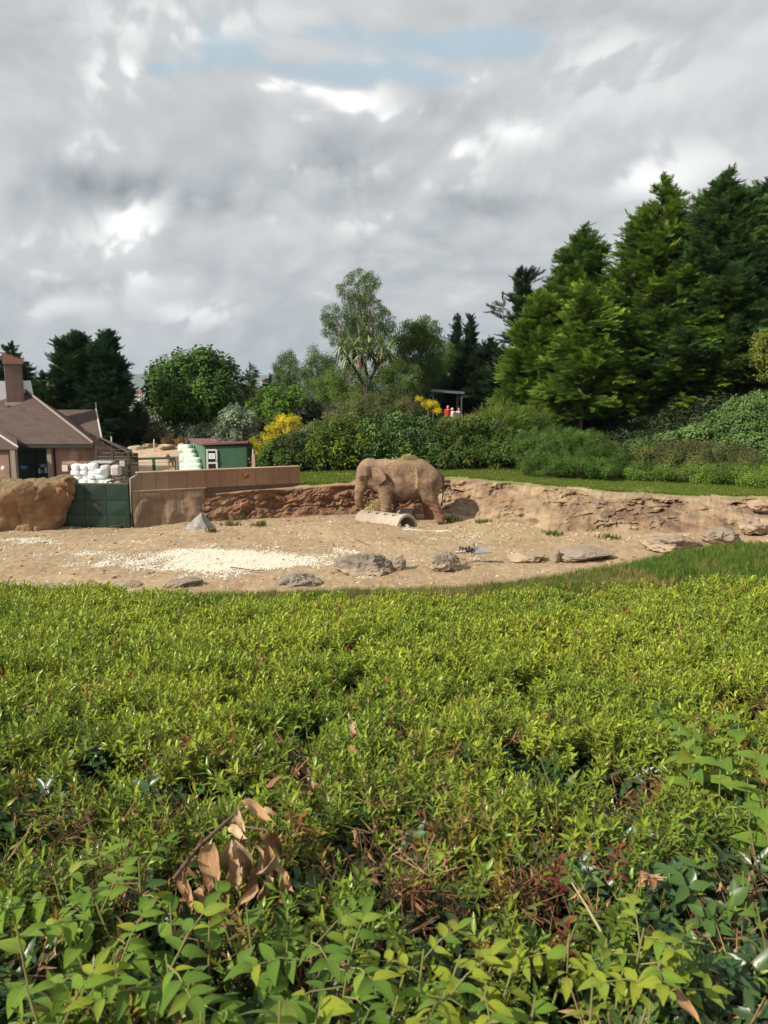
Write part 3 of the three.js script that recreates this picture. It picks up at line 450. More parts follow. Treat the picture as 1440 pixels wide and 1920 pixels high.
  const wallSlab = (p, q, yp, yq, m, n = 'wall') => { const d = q.clone().sub(p).setY(0), len = d.length(), g = prism([[0, 0], [len, 0], [len, yq], [0, yp]], 0.08).rotateY(Math.atan2(-d.z, d.x)).translate(p.x, 0.2, p.z); return part(sh, n, g, m); };
  wallSlab(a0, b0, yF - 0.2, yR - 0.2, sg); wallSlab(k0, a0, yB - 0.2, yF - 0.2, sgLit);
  const back = V(b0.x + (k0.x - a0.x) + 0.9, 0, k0.z); wallSlab(b0, back, yR - 0.2, yB - 0.25, sg); wallSlab(back, k0, yB - 0.25, yB - 0.2, sg);
  part(sh, 'roof', slab(V(a0.x - 0.08, yF + 0.08, -SD + 0.14), V(b0.x + 0.1, yR + 0.1, -SD + 0.14), V(back.x + 0.1, yB + 0.1, back.z - 0.1), V(k0.x - 0.12, yB + 0.1, k0.z - 0.1), 0.09), std([0.2, 0.09, 0.085], { roughness: 0.7, map: blotch }));
  part(sh, 'eave_board', box(b0.x - a0.x + 0.1, 0.1, 0.03, (a0.x + b0.x) / 2, (yF + yR) / 2 - 0.05, -SD + 0.03), std([0.03, 0.02, 0.02]));
  const dl = at(388, 860, SD).x, dr = at(408, 860, SD).x, dt = at(398, 843, SD).y, dm = at(398, 868, SD).y, door = part(sh, 'door', box(dr - dl - 0.1, dt - 0.4, 0.03, (dl + dr) / 2, (dt + 0.4) / 2, -SD + 0.03), std([0.02, 0.014, 0.012], { roughness: 0.25 }));
  const frame = std([0.5, 0.48, 0.47]);
  for (const x of [dl + 0.03, dr - 0.03]) part(door, 'door_frame', box(0.09, dt - 0.3, 0.06, x, (dt + 0.3) / 2, -SD + 0.05), frame);
  part(door, 'door_frame', box(dr - dl - 0.1, 0.09, 0.06, (dl + dr) / 2, dt - 0.02, -SD + 0.05), frame); part(door, 'door_frame', box(dr - dl - 0.1, 0.09, 0.06, (dl + dr) / 2, dm, -SD + 0.05), frame);
  part(door, 'handle', box(0.03, 0.14, 0.05, dr - 0.02, dm + 0.12, -SD + 0.1), std([0.6, 0.6, 0.6], { metalness: 0.8, roughness: 0.3 }));
  { const q = at(397.5, 855, SD); const n = part(door, 'paper_notice', box(0.3, 0.27, 0.01, q.x, q.y, -SD + 0.06, 0.003), std([0.75, 0.72, 0.72])); for (let k = 0; k < 4; k++) part(n, 'text_line', box(0.2, 0.012, 0.004, q.x, q.y + 0.07 - k * 0.045, -SD + 0.068, 0.001), std([0.3, 0.3, 0.32])); }
  { const q = k0.clone().lerp(a0, 0.32); part(sh, 'side_window', box(0.05, 0.42, 0.3, q.x - 0.02, at(368, 843, 39.4).y, q.z + 0.02).rotateY(0), std([0.16, 0.3, 0.2])); }
  part(sh, 'down_pipe', tube([V(b0.x + 0.28, 0.2, -SD - 0.1), V(b0.x + 0.28, yR - 0.2, -SD - 0.1)], [0.035, 0.035], 6), std([0.5, 0.5, 0.5]));
  solo('timber_post', 'pale square post in the gap between green shed and shrubs', 'post', box(0.16, 2.0, 0.14), std([0.4, 0.28, 0.19]), at(476, 880, 37).add(V(0, -0.3, 0)));
  // stack of wrapped bales by the shed
  const bm = std([0.6, 0.7, 0.58], { roughness: 0.4 });
  [['topmost, set back on its own', 347, 840.5, 24, 13, 39.6], ['second from the top', 355, 847.5, 21, 12, 39.0], ['third from the top', 358, 855, 23, 11, 38.8], ['fourth from the top, bulging', 362, 864.5, 32, 13, 38.4], ['fifth from the top', 363, 874, 34, 12, 38.2], ['lowest, just above the wall', 361, 884, 40, 13, 38.0], ['squeezed behind, beside the gate post', 345, 858, 12, 16, 39.4], ['low behind, beside the gate post', 346, 877, 14, 20, 39.0]].forEach(([w, px, py, ww, hh, D], k) => solo('wrapped_bale', `pale mint plastic wrapped bale beside green shed, ${w}`, 'bale', puff(ww * mpp(D), hh * mpp(D) * 1.1, 0.7, k * 2.3 + 20, 0.5), bm, at(px, py, D), 'mint wrapped bales stacked beside the green shed'));
  // ---- viewing shelter on the far path
  const vs = thing('viewing_shelter', 'open shelter with flat dark roof on thin posts behind the yellow shrub', 'shelter'), VD = 63, dk = std([0.06, 0.065, 0.07]);
  part(vs, 'roof', slab(at(809, 731, VD - 1.2), at(871, 735, VD - 1.2), at(868, 733.5, VD + 2), at(812, 729, VD + 2), 0.16), std([0.13, 0.14, 0.15]));
  for (const [px, D] of [[813, VD - 1], [858, VD], [866, VD - 1], [822, VD + 1.6]]) { const q = at(px, 736, D); part(vs, 'post', tube([V(q.x, 1.9, q.z), V(q.x, q.y, q.z)], [0.07, 0.07], 6), px === 858 ? std([0.32, 0.3, 0.25]) : dk); }
  part(vs, 'back_rail', tube([at(818, 752, VD + 1.5), at(866, 754, VD + 1.5)], [0.05, 0.05], 5), dk);
  // far town
  const RT = rng(77);
  const terra = [std([0.5, 0.27, 0.2]), std([0.4, 0.22, 0.18]), std([0.3, 0.29, 0.3])], wh = std([0.6, 0.56, 0.5]);
  [[262, 737, 'salmon roof'], [268, 735, 'orange roof, beside the dark conifers'], [275, 741, 'grey roof below the orange one'], [266, 746, 'grey roof lowest in the gap'], [281, 738, 'tan roof nearest the round tree'], [272, 752, 'pale gable low behind the bushes'], [455, 722, 'red roof between the pale tree and the shrubs'], [495, 716, 'brown roof in the notch of trees']].forEach(([px, py, w], k) => {
    const D = 900 + RT() * 250, q = at(px, py, D), s = 7 + RT() * 5, h = thing('far_house', `tiny distant house in the hazy town, ${w}`, 'house', V(q.x, q.y - 6, q.z), RT() * 0.8 - 0.4, 'far houses of the town');
    part(h, 'wall', box(s, 5, 7, 0, 2.5, 0), wh); part(h, 'roof', prism([[-s / 2 - 0.4, 5], [s / 2 + 0.4, 5], [s / 2 - 1, 8.5], [-s / 2 + 1, 8.5]], 7.6).translate(0, 0, 3.8), terra[k % 3]);
  });
}
// ---------------------------------------------------------------- trees and shrubs
function clumpGeo(seed, n, R0, len, wid, mode = 'broad') {        // leaves spread through a ball of radius R0
  const R = rng(seed), g = new GB();
  for (let k = 0; k < n; k++) {
    const d = V(R() - 0.5, R() - 0.35, R() - 0.5).normalize(), p = d.clone().multiplyScalar(R0 * Math.pow(R(), 0.5));
    const out = mode === 'hang' ? V(d.x * 0.5, -0.9 + R() * 0.4, d.z * 0.5) : mode === 'up' ? V(d.x * 0.7, 0.6 + R() * 0.6, d.z * 0.7) : V(d.x + R() - 0.5, d.y * 0.5 + R() * 0.5 - 0.35, d.z + R() - 0.5);
    const t = 0.75 + 0.5 * R(), c = [t, t, t], l = len * (0.7 + 0.6 * R());
    leafInto(g, p, out.normalize(), V(R() - 0.5, 1, R() - 0.5), l, wid * (0.7 + 0.6 * R()), { segs: 2, fold: 0.3, bend: 0.3, color: c });
  }
  return g.geo();
}
const CL = {
  broad: [clumpGeo(1, 46, 0.34, 0.15, 0.1), clumpGeo(2, 46, 0.34, 0.14, 0.09)],
  small: [clumpGeo(3, 70, 0.3, 0.09, 0.05), clumpGeo(4, 70, 0.3, 0.085, 0.05)],
  big: [clumpGeo(5, 26, 0.36, 0.24, 0.16), clumpGeo(6, 24, 0.36, 0.22, 0.17)],
  narrow: [clumpGeo(7, 60, 0.36, 0.17, 0.045, 'hang'), clumpGeo(8, 60, 0.36, 0.16, 0.04, 'hang')],
  tall: [clumpGeo(9, 46, 0.26, 0.42, 0.022, 'up'), clumpGeo(10, 46, 0.28, 0.36, 0.025, 'up')],
};
CL.foliageMat = () => { const m = M.foliage.clone(); m.vertexColors = true; return m; };
const leafy = { plain: (() => { const m = M.foliage.clone(); m.vertexColors = true; return m; })(), gloss: (() => { const m = M.gloss.clone(); m.vertexColors = true; m.clearcoat = 0.35; return m; })(), needle: (() => { const m = M.needle.clone(); m.vertexColors = true; return m; })() };
// blobs in photograph pixels at distance D (a fifth number moves a blob back or forth, in metres)
function shrub({ name, label, category, group, blobs, D, tones, kind = 'broad', size = 1, dens = 1, mat = 'plain', trunk, seed = 1, deep = 0.6, tipTone, under = 0 }) {
  const R = rng(seed * 31 + 7), m = mpp(D), list = [[], []], B = blobs.map(([px, py, rx, ry, dz = 0, tone]) => { const c = at(px, py, D + dz); return { c, rx: rx * m, ry: ry * m, rz: Math.max(0.5, Math.min(rx, ry * 2) * m * 0.9), tone }; });
  const lo = V(Infinity, Infinity, Infinity); B.forEach((b) => { lo.min(V(b.c.x - b.rx, b.c.y - b.ry, b.c.z)); });
  const cen = B.reduce((s, b) => s.add(b.c), V(0, 0, 0)).divideScalar(B.length);
  B.forEach((b, bi) => {
    const area = 4.2 * Math.pow((Math.pow(b.rx * b.ry, 1.6) + Math.pow(b.rx * b.rz, 1.6) + Math.pow(b.ry * b.rz, 1.6)) / 3, 1 / 1.6), n = Math.ceil(area * 13 * dens / (size * size)), bt = 0.85 + 0.3 * R();
    for (let k = 0; k < n; k++) {
      const d = V(R() * 2 - 1, R() * 2 - 1, R() * 2 - 1); if (d.lengthSq() > 1 || d.lengthSq() < 0.01) { k--; continue; } d.normalize();
      const inner = R() < 0.3, lump = 1 + 0.3 * fbm(d.x * 2.2 + bi * 5, d.y * 2.2 + seed, d.z * 2.2, 3), r = (inner ? deep * (0.6 + 0.4 * R()) : 0.84 + 0.2 * R()) * lump;
      const p = V(b.c.x + d.x * b.rx * r, b.c.y + d.y * b.ry * r, b.c.z + d.z * b.rz * r);
      if (B.some((o, oi) => oi !== bi && ((p.x - o.c.x) / o.rx) ** 2 + ((p.y - o.c.y) / o.ry) ** 2 + ((p.z - o.c.z) / o.rz) ** 2 < 0.4)) { if (R() < 0.8) continue; }
      let c = tones[Math.floor(R() * tones.length)]; if (b.tone) c = mixc(c, b.tone, 0.8);
      c = mixc(c, tones[0], 0.35); c = c.map((q) => q * (c[0] > 0.25 ? 1 : 1.45) * bt * (0.8 + 0.5 * Math.max(0, fbm(p.x * 0.9, p.y * 0.9, p.z * 0.9 + seed, 2) + 0.35)));
      if (tipTone && !inner && d.y > 0.1 && R() < 0.5) c = mixc(c, tipTone, 0.7);
      const [X, Y, Z] = randomBasis(V(d.x * 0.7 + (R() - 0.5) * 0.7, kind === 'narrow' || kind === 'tall' ? 1.6 : 0.75 + d.y * 0.4, d.z * 0.7 + (R() - 0.5) * 0.7), R() * 6.28, R);
      list[R() < 0.5 ? 0 : 1].push([p, X, Y, Z, size * (0.75 + 0.5 * R()), jit(c, R, 0.2)]);
    }
  });
  const base = trunk?.base ? at(trunk.base[0], trunk.base[1], D) : V(cen.x, lo.y, cen.z), t = thing(name, label, category, base, 0, group);
  for (const k of [0, 1]) { for (const e of list[k]) e[0].sub(base); const im = scatter(t, 'crown', CL[kind][k], leafy[mat], list[k]); }
  if (trunk !== false) {
    const g = new GB(), w = trunk?.w ?? 0.09, top = cen.clone().sub(base);
    const main = [V(0, -0.4, 0)]; for (let k = 1; k <= 5; k++) main.push(V(top.x * k / 5 + (R() - 0.5) * 0.1 * k * w * 5, top.y * (trunk?.high ?? 1) * k / 5, top.z * k / 5)); tubeInto(g, main, main.map((_, k) => w * (1 - k * 0.13)), 7);
    B.forEach((b) => { const e = b.c.clone().sub(base), s = main[2 + Math.floor(R() * 3)].clone(), mid = s.clone().lerp(e, 0.5).add(V((R() - 0.5) * 0.3, 0.1, (R() - 0.5) * 0.3)); tubeInto(g, [s, mid, e, e.clone().add(V((R() - 0.5) * b.rx, b.ry * 0.6, (R() - 0.5) * b.rz))], [w * 0.55, w * 0.4, w * 0.25, w * 0.08], 5); for (let j = 0; j < (trunk?.twigs ?? 2); j++) { const d = V(R() - 0.5, R() - 0.2, R() - 0.5).normalize(); tubeInto(g, [mid, e.clone().add(V(d.x * b.rx * 0.9, d.y * b.ry * 0.9, d.z * b.rz * 0.9))], [w * 0.28, w * 0.05], 4); } });
    part(t, 'trunk', g.geo(), trunk?.pale ? M.paleBark : M.bark);
  }
  return t;
}
// a feathery conifer frond along +x, flat in x-z, its tip nodding
function frondGeo(seed, nod = 0.25, twigs = 15, ragged = 1) {
  const R = rng(seed), g = new GB(), P = (t) => V(t, -nod * t * t + 0.05 * Math.sin(t * 7), 0.04 * Math.sin(t * 5 + seed));
  const spike = (a, b, w, c) => { const [x, n, s] = basis(b.clone().sub(a), V(R() - 0.5, 1, R() - 0.5)), l = a.clone().addScaledVector(s, w), r = a.clone().addScaledVector(s, -w), mid = a.clone().lerp(b, 0.45).addScaledVector(n, w * 0.6), k = [l, mid, r, b].map((q) => g.v(q.x, q.y, q.z, c)); g.t(k[0], k[3], k[1]); g.t(k[1], k[3], k[2]); g.t(k[0], k[1], k[2]); };
  for (let k = 0; k < twigs; k++) for (const sd of [-1, 1]) {
    const t = 0.08 + 0.92 * (k + R() * 0.6) / twigs, a = P(t), len = (0.42 * (1 - t * 0.75) + 0.05) * (0.7 + 0.6 * R()) * ragged, ang = (0.6 + 0.35 * R()), q = 0.65 + 0.35 * t + 0.25 * (R() - 0.5), c = [q, q, q * 0.95];
    const b = a.clone().add(V(Math.cos(ang) * len, -nod * len * 0.4 + (R() - 0.5) * 0.14, sd * Math.sin(ang) * len)); spike(a, b, 0.028, c);
    for (let j = 0; j < 3; j++) { const s = a.clone().lerp(b, 0.25 + 0.25 * j), e = s.clone().add(V(len * 0.36, (R() - 0.5) * 0.1, (j & 1 ? -1 : 1) * len * 0.22 * sd)); spike(s, e, 0.02, c); }
  }
  spike(P(0.75), P(1.08), 0.03, [1, 1, 1]);
  return g.geo();
}
const FR = [frondGeo(1), frondGeo(2, 0.4), frondGeo(3, 0.12, 12, 1.2)];
function conifer({ label, px, py, D, base, half, tones, group, seed = 1, name = 'cypress_tree', density = 1.15, lift = 0.5, bare = 0.06, power = 0.85, size = 0.68, lean = 0, wind = 0.12, fronds = 34, wild = 0.35, nb }) {
  const R = rng(seed * 17 + 3), top = at(px, py, D), H = top.y - base, W = half * mpp(D), root = V(top.x - lean * mpp(D), base, -D), t = thing(name, label, 'conifer', root, 0, group), lists = [[], [], []];
  const n = nb ?? Math.ceil(H * W * 5.5 * density), limbs = new GB();
  const axis = (h) => V(lean * mpp(D) * h, H * h, 0), prof = (h) => h < 0.16 ? lerp(0.78, 1, h / 0.16) : Math.pow(Math.max(0, (1 - h) / 0.84), power);
  for (let k = 0; k < n; k++) {
    const h = bare + (1 - bare) * (1 - Math.pow(1 - (k + R()) / n, 0.72)), phi = R() * 6.283, lump = 1 + wild * (fbm(Math.cos(phi) * 1.3 + seed, h * 5, Math.sin(phi) * 1.3, 3) * 2 + (R() - 0.6) * 0.6), L = Math.max(0.35, W * prof(h) * lump);
    const el = lerp(lift * 0.4, lift * 1.35, h) + (R() - 0.5) * 0.25, dir = V(Math.cos(phi) * Math.cos(el) + wind * h, Math.sin(el), Math.sin(phi) * Math.cos(el)), o = axis(h * 0.985), bc = tones[Math.floor(R() * tones.length)], bt = 0.75 + 0.5 * R();
    const tip = o.clone().addScaledVector(dir, L); if (L > 0.8 && k % 2 === 0) tubeInto(limbs, [o, o.clone().lerp(tip, 0.85)], [0.05, 0.012], 4);
    const nf = Math.max(4, Math.round(fronds * Math.min(1, L / 2.2)));
    for (let f = 0; f < nf; f++) {
      const q = f < 3 ? 0.8 + 0.1 * f : 1 - 0.72 * Math.pow(R(), 1.35), sp = 0.5 + 0.25 * L * (1.15 - q), p = o.clone().addScaledVector(dir, L * q - 0.3).add(V((R() - 0.5) * sp, (R() - 0.5) * sp * 0.6, (R() - 0.5) * sp));
      const fd = dir.clone().add(V((R() - 0.5) * 1.1, (R() - 0.3) * 0.6, (R() - 0.5) * 1.1)).normalize(), [X, Y, Z] = basis(fd, V((R() - 0.5) * 0.9, 1, (R() - 0.5) * 0.9));
      const dk = lerp(0.5, 1.1, q), c = bc.map((v) => v * bt * dk * 1.95); lists[Math.floor(R() * 3)].push([p, X, Y, Z, size * (0.75 + 0.5 * R()) * (0.8 + 0.25 * Math.min(1, L / 2)), jit(c, R, 0.2)]);  // inner fronds darker: shade inside the crown put into the colour
    }
  }
  for (let k = 0; k < 10; k++) { const fd = V((R() - 0.5) * 0.7 + wind * 2, 1, (R() - 0.5) * 0.7), [X, Y, Z] = basis(fd, V(R() - 0.5, 0.1, R() - 0.5)); lists[k % 3].push([axis(1 - 0.025 * k * R() - 0.02), X, Y, Z, size * (0.7 + 0.3 * R()), jit(tones[0], R)]); }
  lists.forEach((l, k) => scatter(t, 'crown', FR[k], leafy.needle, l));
  const tr = new GB(), pts = [0, 0.2, 0.4, 0.6, 0.8, 0.98].map((h) => axis(h)); pts[0].y = -0.6; tubeInto(tr, pts, pts.map((_, k) => 0.03 + 0.018 * H * (1 - k / 5.2)), 8);
  part(t, 'trunk', tr.geo(), M.bark); part(t, 'limbs', limbs.geo(), M.bark).userData.kind = 'stuff';
  return t;
}
const G = { // base colours of leaves
  dk: [0.02, 0.042, 0.016], dkb: [0.016, 0.04, 0.022], mid: [0.045, 0.095, 0.018], midy: [0.075, 0.125, 0.016], lt: [0.105, 0.165, 0.02], ol: [0.062, 0.088, 0.03], gr: [0.07, 0.1, 0.05], yel: [0.62, 0.47, 0.018], yg: [0.2, 0.23, 0.018], var: [0.17, 0.2, 0.12], br: [0.085, 0.06, 0.03],
};
// ---- conifers on the right
conifer({ label: 'towering bright green cypress, the broad one whose lit side faces the elephant', px: 1243, py: 334, D: 46, base: 2.9, half: 160, tones: [[0.082, 0.142, 0.02], [0.065, 0.12, 0.02], [0.115, 0.17, 0.02]], seed: 2, group: 'cypress trees on the hill', power: 0.8, wild: 0.45, fronds: 16, bare: 0.03 });
conifer({ label: 'tall dark cypress with wind bent tip beside the broad bright one', px: 1366, py: 320, D: 44.5, base: 3.6, half: 150, tones: [[0.042, 0.082, 0.027], [0.05, 0.095, 0.027], [0.07, 0.12, 0.026]], seed: 3, group: 'cypress trees on the hill', power: 0.72, wild: 0.45, wind: 0.2, bare: 0.12 });
conifer({ label: 'dark cypress cut off by the picture edge above the bramble slope', px: 1448, py: 330, D: 46, base: 3.6, half: 170, tones: [[0.035, 0.075, 0.026], [0.045, 0.09, 0.026]], seed: 4, group: 'cypress trees on the hill', power: 0.75, bare: 0.12 });
conifer({ label: 'pointed green cypress, second tallest peak to the elephant side', px: 1094, py: 426, D: 50, base: 3.0, half: 112, tones: [[0.06, 0.112, 0.02], [0.05, 0.1, 0.02], [0.085, 0.14, 0.02]], seed: 5, group: 'cypress trees on the hill', power: 0.72, wild: 0.45 });
conifer({ label: 'shorter rounded yellow green cypress at the foot of the tall ones', px: 1010, py: 552, D: 47.5, base: 2.6, half: 82, tones: [[0.095, 0.155, 0.02], [0.115, 0.175, 0.022]], seed: 6, group: 'cypress trees on the hill', power: 0.55, lift: 0.7, wild: 0.4 });
conifer({ label: 'low lime green cypress skirting the front of the bright broad one', px: 1098, py: 535, D: 43.5, base: 2.7, half: 78, tones: [[0.095, 0.155, 0.02], [0.125, 0.185, 0.022], [0.08, 0.14, 0.02]], seed: 7, group: 'cypress trees on the hill', power: 0.5, lift: 0.55, wild: 0.45, bare: 0.08 });
conifer({ label: 'sparse black green cypress with long arms reaching over the shelter', px: 984, py: 514, D: 57, base: 2.6, half: 88, tones: [G.dk, [0.03, 0.05, 0.02]], seed: 8, power: 0.6, lift: 0.75, wild: 1.0, density: 0.42, fronds: 12, size: 0.9 });
conifer({ label: 'dark narrow cypress, first of the pair behind the shelter', px: 856, py: 598, D: 68, base: 2.2, half: 30, tones: [G.dk, G.dkb], seed: 9, group: 'narrow dark cypresses behind the shelter', power: 0.6, lift: 0.9 });
conifer({ label: 'dark narrow cypress, second of the pair and nearer the sparse one', px: 881, py: 596, D: 66, base: 2.2, half: 36, tones: [G.dkb, G.dk], seed: 10, group: 'narrow dark cypresses behind the shelter', power: 0.6, lift: 0.9 });
conifer({ label: 'dusky conifer filling the gap behind the shelter roof', px: 918, py: 640, D: 64, base: 2.2, half: 50, tones: [G.dk, [0.03, 0.05, 0.02]], seed: 11, power: 0.45, lift: 0.6 });
// ---- conifers on the left
conifer({ label: 'dark cypress behind the house roof, the lighter green narrower of two', px: 133, py: 631, D: 60, base: -1, half: 76, tones: [[0.03, 0.062, 0.02], [0.024, 0.05, 0.018]], seed: 12, group: 'dark cypresses behind the house', power: 0.5, lift: 0.75, wild: 0.4 });
conifer({ label: 'dark cypress behind the house roof, the broader blackish one', px: 198, py: 626, D: 57, base: -1, half: 64, tones: [[0.022, 0.05, 0.022], G.dk], seed: 13, group: 'dark cypresses behind the house', power: 0.42, lift: 0.75, wild: 0.3 });
conifer({ label: 'conifer tip rising behind the square chimney', px: 20, py: 648, D: 58, base: 0, half: 62, tones: [[0.025, 0.05, 0.02], G.dk], seed: 14, power: 0.7 });
conifer({ label: 'low bushy conifer between the metal cowl and the dark cypresses', px: 78, py: 704, D: 56, base: 0, half: 38, tones: [[0.035, 0.065, 0.022]], seed: 15, power: 0.5 });
conifer({ label: 'thin grey green larch standing off behind the round tree', px: 468, py: 684, D: 95, base: -4, half: 34, tones: [[0.075, 0.1, 0.06], [0.06, 0.09, 0.05]], seed: 16, name: 'larch_tree', power: 0.5, density: 0.6, wild: 0.5 });
conifer({ label: 'small purple black conifer in the notch before the far hills', px: 506, py: 706, D: 80, base: -3, half: 26, tones: [[0.012, 0.012, 0.014]], seed: 17, power: 0.35, lift: 0.2 });
// ---- broadleaved trees
shrub({ name: 'round_tree', label: 'broad rounded green tree with leaning pale trunk behind the paddock rocks', category: 'tree', D: 62, kind: 'big', size: 1.25, dens: 1.2, seed: 1, tones: [[0.05, 0.105, 0.016], [0.07, 0.13, 0.018], [0.035, 0.075, 0.015]], trunk: { base: [336, 836], w: 0.26, high: 0.9 }, blobs: [[312, 706, 34, 28], [355, 694, 38, 34], [398, 694, 34, 30], [385, 672, 24, 14, 0], [418, 716, 32, 36], [340, 742, 46, 36, -1], [388, 748, 48, 40, -1], [428, 755, 26, 34], [300, 738, 26, 30, 1], [365, 778, 50, 30, 1], [410, 786, 36, 26, 1.5], [322, 770, 30, 24, 0]] });
shrub({ name: 'olive_tree', label: 'upright olive green tree, left of a matching pair before the eucalyptus', category: 'tree', group: 'upright olive green trees', D: 57, kind: 'small', size: 1.15, dens: 1.5, seed: 2, tones: [[0.06, 0.1, 0.026], [0.08, 0.125, 0.03]], trunk: { w: 0.14 }, blobs: [[543, 668, 14, 20], [541, 695, 24, 24], [556, 720, 24, 26], [528, 712, 18, 22], [545, 745, 34, 24], [524, 698, 12, 12]] });
shrub({ name: 'olive_tree', label: 'upright olive green tree with flat crown, closer to the eucalyptus', category: 'tree', group: 'upright olive green trees', D: 56, kind: 'small', size: 1.15, dens: 1.5, seed: 3, tones: [[0.058, 0.1, 0.024], [0.078, 0.125, 0.028]], trunk: { w: 0.14 }, blobs: [[590, 672, 15, 20], [612, 680, 22, 20], [590, 706, 22, 26], [614, 716, 22, 28], [600, 742, 30, 26], [580, 690, 10, 14]] });
shrub({ name: 'eucalyptus_tree', label: 'tallest airy eucalyptus rising behind the cordyline palm', category: 'tree', D: 60, kind: 'narrow', size: 0.85, dens: 0.66, seed: 4, deep: 0.8, tones: [[0.06, 0.105, 0.024], [0.085, 0.135, 0.03], [0.045, 0.08, 0.02]], trunk: { base: [676, 760], w: 0.2, pale: true, twigs: 4 }, blobs: [[672, 522, 24, 17], [694, 528, 18, 16], [652, 546, 20, 18], [690, 552, 26, 20], [660, 580, 26, 20], [700, 582, 24, 22], [622, 590, 20, 20], [716, 600, 24, 18], [640, 606, 28, 18], [682, 612, 34, 20], [620, 618, 14, 12], [728, 618, 13, 14], [660, 640, 40, 16], [705, 640, 34, 16]] });
shrub({ name: 'dome_tree', label: 'olive dome shaped tree just beside the tall eucalyptus', category: 'tree', D: 63, kind: 'narrow', size: 1.15, dens: 1.3, seed: 5, tones: [[0.065, 0.11, 0.022], [0.09, 0.14, 0.025]], trunk: { w: 0.16, pale: true }, blobs: [[772, 616, 20, 18], [797, 618, 26, 20], [758, 645, 22, 22], [788, 648, 34, 26], [816, 650, 18, 20], [770, 680, 36, 28], [802, 690, 28, 28]] });
shrub({ name: 'weeping_tree', label: 'drooping olive tree above the viewing shelter', category: 'tree', D: 67, kind: 'narrow', size: 1.15, dens: 1.3, seed: 6, tones: [[0.065, 0.115, 0.02], [0.09, 0.14, 0.022]], trunk: { w: 0.14 }, blobs: [[836, 664, 20, 20], [828, 690, 32, 24], [806, 712, 28, 22], [846, 712, 18, 26]] });
// ---- shrubs on the slope
const sh1 = (o) => shrub({ category: 'shrub', kind: 'broad', ...o });
sh1({ name: 'slope_bush', label: 'yellow green bush mounded in front of the cordyline trunk', D: 53, kind: 'small', size: 1.25, dens: 1.4, seed: 10, tones: [[0.085, 0.125, 0.018], [0.06, 0.1, 0.018]], blobs: [[690, 752, 30, 12, -3], [640, 708, 34, 24], [668, 720, 36, 26], [620, 732, 34, 28], [655, 752, 48, 26]] });
sh1({ name: 'slope_bush', label: 'green bush between the cordyline and the dome shaped tree', D: 55, kind: 'small', size: 1.25, dens: 1.4, seed: 11, tones: [[0.06, 0.1, 0.02], [0.09, 0.125, 0.02]], blobs: [[728, 690, 30, 26], [700, 722, 22, 26], [760, 716, 34, 30], [738, 700, 32, 34], [715, 730, 32, 28], [752, 740, 36, 28], [735, 762, 46, 22]] });
sh1({ name: 'slope_bush', label: 'teal green bush below the weeping tree, left of the shelter', D: 66, kind: 'narrow', size: 1.1, dens: 1.2, seed: 12, tones: [[0.05, 0.1, 0.04], [0.06, 0.11, 0.035]], blobs: [[806, 700, 24, 22], [794, 728, 32, 24], [822, 720, 22, 24], [780, 756, 40, 22]] });
sh1({ name: 'slope_bush', label: 'vivid green bush behind the large yellow shrub', D: 45, kind: 'broad', size: 1.0, seed: 13, tones: [[0.075, 0.135, 0.015], [0.055, 0.105, 0.016]], blobs: [[515, 752, 36, 26], [545, 748, 22, 16], [500, 780, 30, 22], [530, 778, 38, 24], [484, 770, 18, 16]] });
sh1({ name: 'slope_bush', label: 'dark purplish bush in the hollow above the yellow shrub', D: 46, kind: 'broad', seed: 14, tones: [[0.03, 0.045, 0.018], [0.045, 0.05, 0.025]], blobs: [[580, 772, 32, 20], [615, 776, 30, 18]] });
sh1({ name: 'slope_bush', label: 'brownish seeding bush at the foot of the cordyline', D: 44, kind: 'small', size: 1.1, seed: 15, tones: [[0.085, 0.095, 0.03], [0.11, 0.09, 0.045], [0.06, 0.085, 0.022]], blobs: [[672, 764, 40, 22], [715, 762, 42, 24], [760, 766, 34, 20], [640, 782, 30, 16], [700, 784, 60, 18]] });
sh1({ name: 'variegated_tree', label: 'grey green variegated small tree leaning over the green shed', D: 38.6, kind: 'broad', size: 0.85, dens: 1.2, seed: 16, mat: 'gloss', tones: [G.var, [0.1, 0.13, 0.07], [0.05, 0.08, 0.03]], trunk: { base: [468, 880], w: 0.09 }, blobs: [[442, 782, 24, 18], [426, 800, 18, 16], [458, 800, 26, 24], [438, 820, 28, 22], [462, 826, 18, 24], [470, 850, 12, 14], [446, 838, 16, 12]] });
sh1({ name: 'yellow_shrub', label: 'large bright yellow flowering shrub beside the shed', D: 38.2, kind: 'small', size: 0.62, dens: 0.8, seed: 17, tones: [[0.78, 0.62, 0.02], [0.7, 0.56, 0.02], [0.27, 0.29, 0.02]], blobs: [[548, 788, 12, 8], [530, 786, 10, 7], [518, 799, 12, 8], [556, 800, 8, 7], [540, 803, 12, 7], [504, 806, 10, 8], [497, 822, 12, 9], [518, 818, 13, 7], [532, 814, 9, 6], [487, 834, 8, 6], [502, 838, 10, 5], [512, 832, 8, 5], [486, 846, 6, 4], [494, 852, 7, 4], [478, 826, 5, 5]] });
sh1({ name: 'yellow_shrub', label: 'smaller yellow flowering shrub beside the viewing shelter', D: 44, kind: 'small', size: 0.65, dens: 0.8, seed: 18, tones: [[0.78, 0.62, 0.02], [0.5, 0.44, 0.02]], blobs: [[786, 748, 6, 3], [797, 756, 9, 5], [811, 759, 9, 6], [818, 768, 7, 6], [806, 764, 7, 4]] });
